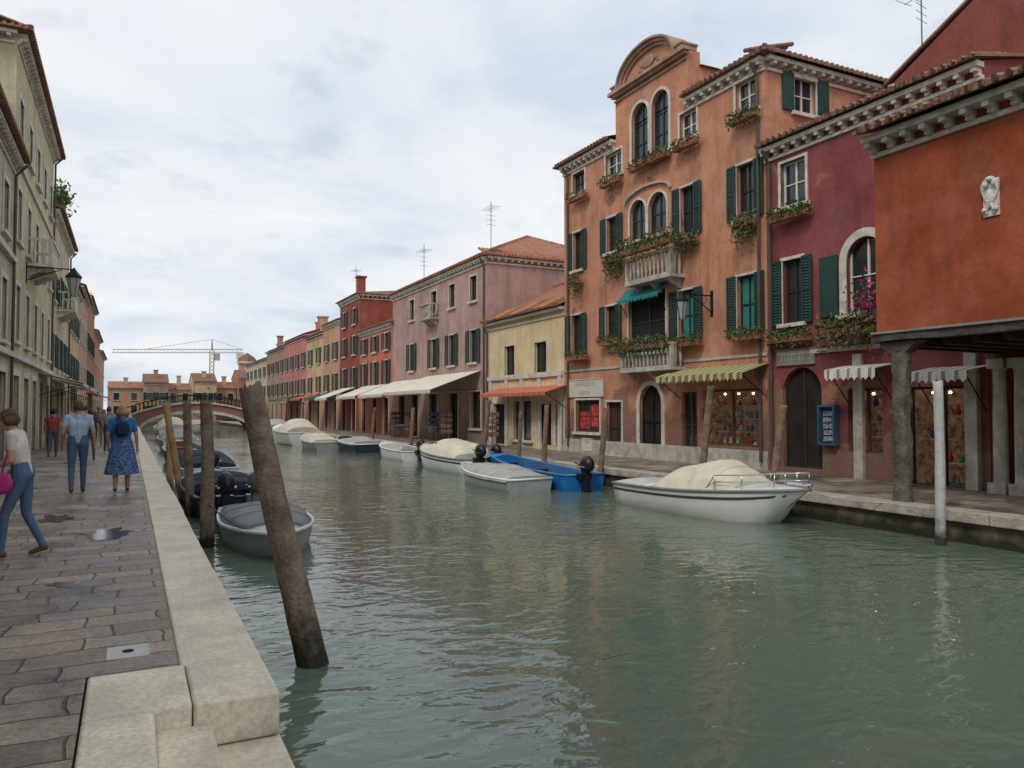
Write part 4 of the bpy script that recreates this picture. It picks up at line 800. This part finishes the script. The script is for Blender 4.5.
# ------------------------------------------------------------------ boats
def boat(name,label,L_,B,H,x,y,rz,hm,rise=.25,cover=None,cm=COVC,deckt=1.,inner=INTB,screen=None,motor=None,rails=0,seats=0,stripe=None,rim=None,rakek=.5,sdeck=0,cw=1.):
    t=thing(name,label,'boat',group='boats moored along the canal'); n=18
    def wf(k): return max(.015,B/2*(.9+.1*min(1,k/.3))*(1-max(0,(k-.42)/.58)**2.3))
    def sz(k): return H+rise*k**2.2
    def bz(k): return -.3+max(0,(k-.72)/.28)**2*(.3+H*.35)
    def ring(k):
        y_=k*L_-L_/2; w_=wf(k); s=sz(k); b=bz(k); rk=rakek*k**5
        return [Vector((0,y_-rk,b)),Vector((w_*.55,y_-rk*.85,b+.08)),Vector((w_*.86,y_-rk*.6,b+(s-b)*.35)),Vector((w_*.95,y_-rk*.3,b+(s-b)*.68)),Vector((w_,y_,s))]
    ks=[i/n for i in range(n+1)]; rs=[ring(k) for k in ks]; mb=MB()
    for sg in(1,-1):
        m=lambda v:Vector((v.x*sg,v.y,v.z))
        for i in range(n):
            for j in range(4): mb.poly(m(rs[i][j]),m(rs[i+1][j]),m(rs[i+1][j+1]),m(rs[i][j+1]))
    tr=rs[0]; mb.poly(*tr,*[Vector((-v.x,v.y,v.z)) for v in tr[:0:-1]])
    mb.build('hull',hm,t,weld=True,smooth=True)
    mb=MB()
    for sg in(1,-1): mb.tube([Vector((r[4].x*sg,r[4].y,r[4].z)) for r in rs],.032,6)
    mb.tube([rs[0][4],Vector((-rs[0][4].x,rs[0][4].y,rs[0][4].z))],.03,6); mb.build('gunwale',rim or hm,t,smooth=True)
    if stripe:
        for sg in(1,-1):
            mb=MB()
            for i in range(n-1):
                p,q=rs[i],rs[i+1]; f=lambda r,a:(lambda v:Vector((v.x*sg+sg*.006,v.y,v.z)))(r[3].lerp(r[4],a)); mb.poly(f(p,.4),f(q,.4),f(q,.6),f(p,.6))
            mb.build('stripe',stripe,t,weld=True)
    mb=MB(); fl=.05
    for sg in(1,-1):
        for i in range(n):
            if ks[i]>=deckt: break
            a,b=rs[i][4],rs[i+1][4]; ia=Vector((max(.0,a.x-.09)*sg,a.y+(.06 if i==0 else 0),a.z+.01)); ib=Vector((max(0,b.x-.09)*sg,b.y,b.z+.01)); oa=Vector((a.x*sg,a.y,a.z+.01)); ob=Vector((b.x*sg,b.y,b.z+.01))
            mb.poly(oa,ob,ib,ia); fa=Vector((ia.x*.85,ia.y,fl)); fb=Vector((ib.x*.85,ib.y,fl)); mb.poly(ia,ib,fb,fa); mb.poly(fa,fb,Vector((0,fb.y,fl)),Vector((0,fa.y,fl)))
    a=rs[0][4]; mb.poly(Vector((-a.x,a.y+.05,a.z)),Vector((a.x,a.y+.05,a.z)),Vector((a.x*.8,a.y+.06,fl)),Vector((-a.x*.8,a.y+.06,fl)))
    mb.build('cockpit',inner,t)
    def deck(dk,nm,cr):
        mb=MB(); m_=5
        F=lambda r,jj:Vector((r[4].x*jj/m_,r[4].y,r[4].z+.015+cr*(1-(jj/m_)**2)*min(1,r[4].x/.5)))
        for i in range(len(dk)-1):
            for j in range(-m_,m_): mb.poly(F(dk[i],j),F(dk[i+1],j),F(dk[i+1],j+1),F(dk[i],j+1))
        r=dk[0] if nm=='foredeck' else dk[-1]; mb.poly(*[F(r,j) for j in range(-m_,m_+1)],Vector((r[4].x*.8,r[4].y,fl)),Vector((-r[4].x*.8,r[4].y,fl)))
        mb.build(nm,hm,t,weld=True,smooth=True)
    if deckt<1: deck([r for k,r in zip(ks,rs) if k>=deckt-1/n],'foredeck',.09)
    if sdeck: deck([r for k,r in zip(ks,rs) if k<=sdeck],'stern_deck',.06)
    if cover:
        k0,k1,prof=cover; mb=MB(); nn=22; mm=10; g=[]
        for i in range(nn+1):
            k=k0+(k1-k0)*i/nn; w_=(wf(k)+.035)*cw; s=sz(k)+(.03 if cw<1 else 0)
            q=(k-k0)/(k1-k0); c=0
            for (qa,ca),(qb,cb2) in zip(prof,prof[1:]):
                if qa<=q<=qb: f=(q-qa)/(qb-qa); c=ca+(cb2-ca)*f
            row=[]
            for j in range(-mm,mm+1):
                e=j/mm; hgt=c*(1-abs(e)**2.6)+.03; hgt-=.03*abs(math.sin(k*L_*2.2))*(1-abs(e))*(1 if c>.15 else .3)
                row.append(Vector((w_*e,k*L_-L_/2,s+hgt-(.09 if abs(j)==mm else 0)+.012*noise.noise(Vector((k*12,e*4,x))))))
            g.append(row)
        for i in range(nn):
            for j in range(2*mm): mb.poly(g[i][j],g[i+1][j],g[i+1][j+1],g[i][j+1])
        for gi in(g[0],g[-1]): mb.poly(*gi)
        c_=mb.build('canvas_cover',cm,t,smooth=True,weld=True)
        mb=MB()
        for i in(5,11,17): mb.tube([v+Vector((0,0,.004)) for v in g[i]],.008,4)
        mb.build('seam',cm,c_)
    if screen:
        k,hh=screen; yy=k*L_-L_/2; w_=wf(k)*.8; s=sz(k)+.08; mb=MB(); mf=MB()
        pts=[(-w_,yy-.55),(-w_*.75,yy),(0,yy+.22),(w_*.75,yy),(w_,yy-.55)]
        for (a,b),(c,d) in zip(pts,pts[1:]):
            A,B_=Vector((a,b,s)),Vector((c,d,s)); A2,B2=Vector((a*.9,b-.28,s+hh)),Vector((c*.9,d-.28,s+hh)); mb.poly(A,B_,B2,A2); mf.tube([A,B_],.018,5); mf.tube([A2,B2],.018,5); mf.tube([A,A2],.016,5)
        sc=mb.build('windscreen',GLASS,t); mf.build('windscreen_frame',STEEL,sc)
    if rails:
        mb=MB(); rk=[k for k in ks if k>=rails]
        for sg in(1,-1):
            top=[]
            for k in rk:
                v=ring(k)[4]; p=Vector((max(0,v.x-.08)*sg,v.y-.03,v.z+.03)); q=p+Vector((0,.03,.27)); top.append(q)
                if rk.index(k)%2==0: mb.tube([p,q],.012,6)
            mb.tube([Vector((top[0].x,top[0].y-.25,top[0].z-.27))]+top,.014,6); mb.tube([v-Vector((0,0,.13)) for v in top],.009,6)
        mb.build('bow_rail',STEEL,t,smooth=True)
        mb=MB(); mb.tube([(0,L_/2-.5,sz(.95)+.1),(0,L_/2+.05,sz(1)+.08)],.03,6); mb.build('anchor_roller',STEEL,t)
    for i in range(seats):
        k=.2+.28*i; w_=wf(k)-.1; mb=MB(); mb.box(-w_,w_,k*L_-L_/2,k*L_-L_/2+.28,sz(k)-.16,sz(k)-.11); mb.build('seat',BROWNW if i%2 else inner,t)
    for (cm_,xo) in(motor or []):
        yy=-L_/2-.22; z=H
        mb=MB(); mb.ell((xo,yy-.05,z+.28),.17,.27,.24,12,8)
        for v in mb.v:
            if v.z<z+.12: v.z=z+.12
        mo=mb.build('outboard_motor',cm_,t,smooth=True)
        mb=MB(); mb.box(xo-.075,xo+.075,yy-.12,yy+.12,-.25,z+.13); mb.box(xo-.16,xo+.16,yy-.05,yy+.24,z-.1,z+.06); mb.box(xo-.02,xo+.02,yy-.22,yy+.1,-.45,-.25); mb.tube([(xo,yy+.1,z+.2),(xo+.05,yy+.65,z+.3)],.022,6); mb.build('motor_leg',GREYP if cm_ is not BLACKP else BLACKP,mo,bevel=.01)
        mb=MB(); mb.tube([(xo,yy-.2,-.42),(xo,yy+.1,-.42)],.04,8)
        for j in range(3): a=2*PI*j/3; mb.ell((xo+.1*math.cos(a),yy-.2,-.42+.1*math.sin(a)),.06,.012,.06,6,4)
        mb.build('propeller',GREYP,mo)
        mb=MB(); mb.box(xo-.172,xo+.172,yy-.2,yy+.1,z+.22,z+.25); mb.build('cowl_band',STEEL,mo)
    t.location=(x,y,-.5); t.rotation_euler=(0,0,rz)
    return t
SGC=M('silver_grey_cowl',(.1,.11,.12),rough=.3,var=.1,bump=0,spec=.6)
boat('motorboat','large white motorboat with cream canvas cover and bow rail moored by the orange house',4.75,1.9,.47,10.7,12.25,PI+R(1.5),GELW,.22,cover=(.3,.74,[(0,.2),(.12,.38),(.35,.46),(.62,.54),(.82,.34),(1,.08)]),cw=.86,deckt=.72,sdeck=.32,rails=.62,stripe=M('dark_stripe',(.06,.065,.07),var=0,bump=0),rim=GREYP,rakek=.8,inner=GELW)
boat('open_boat','long low bright blue open boat with black outboard behind the grey covered boat',6.2,1.3,.42,10.65,20.2,R(-1),GELB,.3,seats=3,deckt=.8,motor=[(BLACKP,-.1)],inner=M('blue_boat_interior',(.03,.12,.25),var=.3),rim=GELB)
boat('covered_boat','small grey boat under a pale grey canvas cover floating beside the blue boat',3.9,1.45,.32,9.15,19.5,R(3),GELG,.2,cover=(.02,.9,[(0,.06),(.35,.26),(.6,.22),(1,.03)]),cm=COVG,rim=GELW)
boat('speedboat','white speedboat with cream cover and black outboards, left of the grey covered boat',5.2,1.9,.5,10.3,25.6,R(2),GELW,.3,cover=(.1,.68,[(0,.1),(.15,.4),(.7,.48),(1,.1)]),cw=.92,deckt=.62,screen=(.64,.28),motor=[(BLACKP,.3),(BLACKP,-.25)],rim=GREYP,stripe=GELN)
boat('small_boat','small plain white open boat, first beyond the cream covered speedboat',4.4,1.5,.4,10.6,32.4,R(2),GELW,.25,seats=2,deckt=.75,motor=[(BLACKP,0)])
boat('small_boat','navy and grey open boat farther up the right bank',5.0,1.6,.42,10.5,39.5,R(3),GELN,.3,cover=(.1,.6,[(0,.1),(.4,.3),(1,.1)]),cm=COVG,rim=GELW,deckt=.8)
boat('small_boat','grey boat with pale cover moored outside the navy boat',4.6,1.6,.42,9.2,42.5,R(4),GELG,.3,cover=(.1,.9,[(0,.1),(.4,.4),(1,.1)]),cm=COVC,rim=GELW)
boat('motorboat','white cabin boat far up the right bank, before the bridge',7,2.3,.75,9.3,50,R(3),GELW,.4,cover=(.1,.6,[(0,.3),(.4,.8),(1,.1)]),cm=COVC,deckt=.6)
boat('motorboat','white boat nearest the bridge on the right bank',6.5,2.2,.7,10,62,R(2),GELW,.4,cover=(.1,.6,[(0,.3),(.4,.7),(1,.1)]),cm=COVG,deckt=.6)
boat('covered_boat','grey boat under a darker grey cover tied at the left bank behind the foreground pole',4.2,1.45,.29,2.02,13.0,PI-R(4),GELG,.1,deckt=.8,rim=GELW,inner=M('grey_boat_interior',(.2,.22,.23),var=.25),rakek=.25,cover=(.04,.82,[(0,.04),(.4,.2),(.8,.16),(1,.05)]),cw=.93,cm=M('slate_cover_canvas',(.2,.215,.225),rough=.8,var=.2,bump=.4,bscale=5))
boat('open_boat','dark boat with two outboard motors beside the left kerb poles',5.0,1.6,.42,1.8,18.2,R(2),GELN,.25,seats=2,deckt=.75,motor=[(SGC,.3),(BLACKP,-.25)],cover=(.35,.62,[(0,.1),(.4,.3),(1,.1)]),cm=COVN,inner=M('dark_boat_interior',(.07,.08,.09),var=.4))
boat('small_boat','white boat with dark cover, third along the left bank',5,1.6,.5,1.95,25,R(2),GELW,.3,cover=(.1,.8,[(0,.1),(.4,.4),(1,.1)]),cm=COVN,motor=[(BLACKP,0)])
boat('small_boat','red brown wooden boat farther along the left bank',5,1.6,.5,2.0,34,R(2),M('varnished_wood',(.2,.07,.03),rough=.3),.3,seats=3,deckt=.8)
boat('small_boat','white boat with grey tarpaulin far along the left bank',5.5,1.8,.6,2.2,44,R(2),GELW,.3,cover=(.1,.8,[(0,.1),(.4,.5),(1,.1)]),cm=COVG)
boat('motorboat','white motorboat just before the bridge on the left bank',6.5,2.1,.8,2.6,60,R(2),GELW,.4,cover=(.1,.6,[(0,.3),(.4,.8),(1,.1)]),cm=COVC,deckt=.6)
boat('motorboat','white boat near the bridge in the middle of the canal',6,2.,.6,5.6,76,PI,GELW,.3,cover=(.1,.6,[(0,.3),(.4,.6),(1,.1)]),cm=COVG,deckt=.6)
def rope(label,a,b,sag,mat):
    a,b=Vector(a),Vector(b); pts=[a.lerp(b,i/12)-Vector((0,0,sag*4*(i/12)*(1-i/12))) for i in range(13)]; tag(MB().tube(pts,.012,6).build('mooring_rope',mat,at=a),label,'rope')
ROPEB=M('blue_rope',(.03,.12,.2),bump=0); ROPEW=M('pale_rope',(.4,.38,.33),bump=0)
rope('blue mooring rope from the dark pole down to the near grey boat',(1.08,12.65,.2),(1.75,11.2,-.12),.12,ROPEB)
rope('pale rope between the big white motorboat and the quay',(10.9,10.0,.15),(11.9,8.9,.02),.08,ROPEW)
rope('rope from the stern of the white motorboat to the quay',(11.3,14.5,.0),(11.9,15.6,.02),.06,ROPEW)
def rack(label,x,y,seed):
    random.seed(seed); t=thing('display_rack',label,'rack',(x,y,0)); mb=MB()
    mb.tube([(x,y,0),(x,y,1.55)],.02,6)
    for a in(0,PI/2,PI,1.5*PI): mb.tube([(x,y,.05),(x+.3*math.cos(a),y+.3*math.sin(a),.02)],.015,5)
    mb.build('stand',IRON,t); mb=MB()
    for i in range(4):
        for j in range(8): a=2*PI*j/8; cx_,cy_=x+.22*math.cos(a),y+.22*math.sin(a); z=.45+i*.28; mb.box(cx_-.06,cx_+.06,cy_-.05,cy_+.05,z,z+.2)
    mb.build('goods',[M('rack_goods_a',(.25,.15,.13),var=.9,scale=9,bump=0),M('rack_goods_b',(.12,.15,.2),var=.9,scale=9,bump=0)][seed%2],t)
for i,(y,lab) in enumerate([(35.2,'round rack of goods under the cream awning, nearest the yellow house'),(37.8,'second round rack of goods under the cream awning'),(40.6,'third round rack of goods under the cream awning'),(44.2,'round rack of goods under the farther cream awning'),(29.9,'round rack of goods outside the yellow house')]): rack(lab,13.9+.3*(i%2),y,i)
t=thing('stone_inlay','square white stone drain inlay with a small round hole in the dark paving','drain cover',(.05,5.75,0)); mb=MB(); mb.box(-.11,.14,5.6,5.88,-.02,.006); mb.build('slab',M('white_inlay_stone',(.55,.54,.5),var=.2),t); mb=MB(); mb.tube([(.015,5.74,.005),(.015,5.74,.011)],.035,14); mb.build('drain_hole',INTD,t)
# ------------------------------------------------------------------ people
SKIN=M('skin',(.45,.25,.17),rough=.55,var=.06,bump=0,fine=0)
def cl(name,c,var=.15,**k): return M(name,c,rough=.85,var=var,scale=k.pop('scale',9),bump=.1,**k)
JEAN=cl('blue_denim',(.08,.135,.24))
def person(label,x,y,rz,J,mats,h=1.7,vox=.011,hair=(.03,.02,.015),hairlen=0,skirt=None,sleeve=.5,torso_r=1.,z=0,slim=1.):
    t=thing('person',label,'person'); k=h/1.7; mb=MB(); bones=[]
    def cap(a,b,r0,r1,reg,n=12,sx=1,sy=1):
        a,b=Vector(a)*k,Vector(b)*k; mb.tube([a,a.lerp(b,.5),b],[r0*k,(r0*.52+r1*.48)*k,r1*k],n,round_=True,sx=sx,sy=sy); bones.append((a,b,r0*k,r1*k,reg))
    V=Vector
    P_=V(J['pelvis']); C=V(J['chest']); NK=V(J['neck']); HD=V(J['head']); wst=P_.lerp(C,.42)
    for sx_ in(-1,1):
        cap(P_+V((sx_*.065,0,.0)),wst+V((sx_*.055,0,0)),.115*slim,.095*torso_r*slim,'low'); cap(wst+V((sx_*.055,0,0)),C+V((sx_*.075,0,.0)),.097*torso_r*slim,.112*slim,'top'); cap(C+V((sx_*.07,0,0)),V(J['sh'+('L' if sx_<0 else 'R')])*.85+NK*.15,.1*slim,.062,'top')
    cap(P_.lerp(wst,.3),C,.11*torso_r*slim,.12*slim,'top'); cap(C,NK,.1,.055,'top'); cap(NK,NK.lerp(HD,.6),.052,.05,'skin')
    f=V(J.get('face',(0,1,0))).normalized()
    mb.ell(HD*k,.076*k,.092*k,.115*k,16,12); bones.append((HD*k-V((0,0,.03)),HD*k+V((0,0,.03)),.09*k,.09*k,'skin'))
    cap(HD+f*.05+V((0,0,-.07)),HD+f*.02+V((0,0,-.06)),.04,.05,'skin'); cap(HD+f*.088+V((0,0,.015)),HD+f*.105+V((0,0,-.02)),.01,.015,'skin')
    rt=f.cross(V((0,0,1))).normalized()
    for sg in(-1,1): cap(HD+rt*sg*.078+V((0,0,-.02)),HD+rt*sg*.082+V((0,0,.02)),.014,.018,'skin')
    for s in'LR':
        sg=-1 if s=='L' else 1; sh,el,wr=V(J['sh'+s]),V(J['el'+s]),V(J['wr'+s]); mid=sh.lerp(el,sleeve)
        cap(sh,mid,.056,.05*slim,'top'); cap(mid,el,.045*slim,.038*slim,'skin' if sleeve<1 else 'top'); cap(el,wr,.038*slim,.026,'skin' if sleeve<1.5 else 'top')
        d=(wr-el).normalized(); side=V((1,0,0)) if abs(d.x)<.8 else V((0,1,0)); side=(side-d*side.dot(d)).normalized(); nn=d.cross(side).normalized()
        pl=wr+d*.08; cap(wr+d*.015,pl,.026,.03,'skin',sx=1,sy=.8)
        for i in range(4):
            o=nn*(-.027+.018*i); L1=(.036,.042,.04,.03)[i]; a=pl+o; b=a+d*L1-side*sg*.006; c=b+d*L1*.7-side*sg*.02; cap(a,b,.0095,.009,'skin',8); cap(b,c,.009,.008,'skin',8)
        a=wr+d*.03+nn*.03; b=a+nn*.025+d*.03; cap(a,b,.012,.01,'skin',8); cap(b,b+d*.025,.01,.009,'skin',8)
        hp,kn,an=V(J['hp'+s]),V(J['kn'+s]),V(J['an'+s])
        cap(hp,kn,.092*slim,.06*slim,'leg'); cap(kn,an,.06*slim,.042*slim,'leg' if not skirt else 'skin'); tf=V(J.get('toe'+s,an+V((0,.15,-.045)))); cap(an+V((0,-.03,-.035)),tf,.036,.026,'shoe'); cap(an+V((0,-.02,-.03)),an+V((0,-.03,-.045)),.036,.032,'shoe')
    o=mb.build('body',None,t); md=o.modifiers.new('r','REMESH'); md.mode='VOXEL'; md.voxel_size=vox; md.use_smooth_shade=True
    s_=o.modifiers.new('s','SMOOTH'); s_.iterations=3; s_.factor=.5
    dg=bpy.context.evaluated_depsgraph_get(); dg.update(); me=bpy.data.meshes.new_from_object(o.evaluated_get(dg)); o.modifiers.clear(); o.data=me
    me.materials.clear(); regs=['top','low','leg','skin','shoe']
    for r in regs: me.materials.append(mats.get(r) or SKIN)
    for p in me.polygons:
        c=p.center; best=1e9; br='top'
        for a,b,r0,r1,reg in bones:
            ab=b-a; q=max(0,min(1,(c-a).dot(ab)/max(ab.dot(ab),1e-9))); dd=(c-a-ab*q).length-(r0+(r1-r0)*q)
            if dd<best: best=dd; br=reg
        p.material_index=regs.index(br); p.use_smooth=True
    hm=cl('hair_%d'%int(hair[0]*1000),hair,.35,scale=30); mb=MB(); HK=HD*k
    mb.ell(HK-f*.018*k+V((0,0,.022*k)),.088*k,.1*k,.112*k,18,12,ns=.06,seed=x)
    for v in mb.v:
        rel=v-HK
        if rel.dot(f)>.045*k and rel.z<.055*k: v-=f*(rel.dot(f)-.045*k)
        if rel.z<-.05*k and not hairlen: v.z=HK.z-.05*k+.3*(rel.z+.05*k)
    if hairlen:
        for i in range(-4,5):
            a=i/4*1.3; dirn=(-f*math.cos(a)+rt*math.sin(a)); p0=HK+dirn*.07*k+V((0,0,.03*k)); mb.tube([p0,p0+dirn*.03+V((0,0,-hairlen*.5)),p0+dirn*.02+V((0,0,-hairlen*(1-.1*abs(i)/4)))],[.035,.036,.012],6)
    mb.build('hair',hm,t,smooth=True)
    mb=MB()
    for sg in(-1,1): mb.ell(HK+f*.086*k+rt*sg*.03*k+V((0,0,.012)),.009,.006,.006,6,4)
    mb.build('eyes',BLACKP,t); mb=MB(); mb.ell(HK+f*.09*k+V((0,0,-.052*k)),.02,.006,.006,8,4); mb.build('mouth',M('lips',(.35,.12,.1),bump=0),t)
    if skirt:
        z1,z0,r0,r1,mt=skirt; mb=MB(); nn=32; rows=10
        for i in range(rows+1):
            q=i/rows; zz=z1+(z0-z1)*q; r=r0+(r1-r0)*q**.8
            for j in range(nn): a=2*PI*j/nn; rr=r*(1+.09*q*math.sin(a*7+.5)+.04*q*math.sin(a*3)); mb.v.append(V((rr*math.cos(a)*1.08,rr*math.sin(a)*.85,zz*k))+V((P_.x,P_.y,0)))
        for i in range(rows):
            for j in range(nn): mb.f.append((i*nn+j,i*nn+(j+1)%nn,(i+1)*nn+(j+1)%nn,(i+1)*nn+j))
        mb.build('dress',mt,t,smooth=True)
    t.location=(x,y,z); t.rotation_euler=(0,0,rz)
    return t
def walk(st=.16,arm=.1,lean=.0):
    return dict(pelvis=(0,0,.94),chest=(0,lean*.6,1.27),neck=(0,lean*.9,1.44),head=(0,lean+.03,1.59),shL=(-.185,lean*.8,1.4),shR=(.185,lean*.8,1.4),elL=(-.25,lean+arm*.1-.03,1.13),elR=(.25,lean-arm*.5,1.13),wrL=(-.25,lean+arm+.06,.9),wrR=(.27,lean-arm*.6+.05,.89),
      hpL=(-.09,0,.9),hpR=(.09,0,.9),knL=(-.1,-st*.3,.49),knR=(.1,st*.75,.5),anL=(-.1,-st,.1),anR=(.1,st,.085))
DSH=cl('dark_shoe',(.06,.05,.045))
person('man in light blue shirt and jeans walking away along the pavement',-.88,17,R(5),walk(.17),dict(top=cl('light_blue_cotton',(.38,.5,.64)),low=JEAN,leg=JEAN,shoe=DSH),h=1.76,hair=(.10,.07,.045),vox=.012)
BLUEP=cl('blue_patterned_cotton',(.035,.06,.22),.95,scale=22,tint=(.1,.18,.35)); TEALT=cl('bright_blue_cotton',(.03,.16,.42))
person('woman in long blue patterned dress walking away beside the man',-.12,16.8,R(-3),walk(.12,.06),dict(top=TEALT,low=BLUEP,leg=BLUEP,shoe=DSH),h=1.68,hair=(.42,.27,.12),hairlen=.12,skirt=(1.06,.36,.15,.27,BLUEP),vox=.012,sleeve=.7)
J=dict(pelvis=(0,-.01,.93),chest=(0,.06,1.25),neck=(0,.1,1.41),head=(0,.16,1.54),face=(0,.95,-.22),shL=(-.17,.07,1.37),shR=(.17,.07,1.37),elL=(-.22,.05,1.1),elR=(.21,.0,1.1),wrL=(-.16,.27,1.0),wrR=(.19,.2,.93),
  hpL=(-.09,-.01,.89),hpR=(.09,-.01,.89),knL=(-.1,.14,.49),knR=(.1,-.02,.48),anL=(-.1,.17,.085),anR=(.1,-.19,.12),toeR=(.1,-.07,.03))
WX,WY=-1.04,9.95
person('woman in pale top, jeans and brown sandals walking at the left edge',WX,WY,R(80),J,dict(top=cl('pale_cotton',(.62,.57,.51)),low=JEAN,leg=JEAN,shoe=cl('brown_leather',(.17,.08,.04))),h=1.64,hair=(.11,.065,.04),hairlen=.1,vox=.01,slim=.9)
def bag(name,label,c,w_,d_,h_,mat,strap=None):
    t=thing(name,label,'bag',(c[0],c[1],c[2]-h_/2)); mb=MB(); mb.ell(c,w_/2,d_/2,h_/2,16,10,ns=.12)
    for v in mb.v: v.z=max(min(v.z,c[2]+h_*.42),c[2]-h_*.44)
    mb.build('pouch',mat,t,smooth=True); mb=MB(); mb.box(c[0]-w_*.32,c[0]+w_*.32,c[1]-d_*.56,c[1]-d_*.44,c[2]-h_*.3,c[2]+.02); mb.build('pocket',mat,t,bevel=.01)
    if strap: MB().tube(strap,.009,6).build('strap',mat,t,smooth=True)
bag('shoulder_bag','magenta shoulder bag at the hip of the woman at the left edge',(WX-.16,WY-.23,.82),.2,.11,.26,cl('magenta_cloth',(.4,.03,.17)),[(WX-.16,WY-.23,.93),(WX-.12,WY-.2,1.15),(WX-.08,WY-.13,1.38)])
bag('backpack','small dark backpack on the back of the woman in the blue dress',(-.12,16.62,1.24),.26,.15,.34,cl('navy_cloth',(.02,.03,.07)),[(-.2,16.64,1.38),(-.24,16.72,1.46),(-.22,16.84,1.42)])
far=[(-1.1,27.5,(.05,.05,.06),(.08,.1,.15),'person in black top walking ahead of the couple'),(-2.3,30,(.35,.06,.05),(.1,.1,.12),'person in red top near the left shop fronts'),(-1.7,31.5,(.5,.5,.48),(.07,.07,.09),'person in white shirt walking beside the one in red'),
 (-.7,33,(.25,.3,.35),(.05,.06,.08),'person in grey top farther up the left pavement'),(-1.6,36,(.5,.35,.3),(.3,.28,.22),'person in peach top farther up the left pavement'),(-.3,40,(.08,.1,.2),(.03,.03,.04),'person in navy beside the kerb far ahead'),(-2.1,44,(.6,.58,.5),(.06,.08,.12),'person in cream far up the left pavement'),
 (-1.1,50,(.3,.08,.1),(.04,.04,.05),'person in dark pink far up the left pavement'),(-.5,54,(.1,.25,.2),(.04,.04,.05),'person in green far up the left pavement'),(-1.8,58,(.12,.12,.14),(.04,.04,.05),'person in charcoal farthest up the left pavement'),
 (-2.6,34.5,(.15,.2,.4),(.05,.05,.07),'person in blue top close to the left house wall'),(-1.0,38.5,(.6,.2,.15),(.2,.18,.15),'person in coral top in the middle of the left pavement'),(-.1,46,(.55,.55,.5),(.1,.12,.2),'person in pale top beside the kerb near the bridge'),(-1.5,47.5,(.2,.17,.12),(.05,.05,.05),'person in brown top among the distant walkers')]
for i,(x,y,c1,c2,lab) in enumerate(far):
    mt=dict(top=cl('walker_top_%d'%i,c1),low=cl('walker_legs_%d'%i,c2),leg=cl('walker_legs_%d'%i,c2),shoe=DSH)
    person(lab,x,y,R(random.uniform(-15,15))+(PI if i%3==2 else 0),walk(.14,.08),mt,h=random.uniform(1.6,1.8),hair=random.choice([(.03,.02,.015),(.1,.06,.03),(.3,.2,.1)]),vox=.024)
for i,(x,c1,lab) in enumerate([(4.2,(.4,.08,.07),'person in red crossing the left half of the bridge'),(7.4,(.5,.5,.48),'person in white at the crown of the bridge')]):
    k=(x-6.25)/6.85; person(lab,x,86.8,R(80),walk(.12,.08),dict(top=cl('bridge_walker_%d'%i,c1),low=JEAN,leg=JEAN,shoe=DSH),h=1.7,vox=.03,z=.8+BT*(1-k*k))
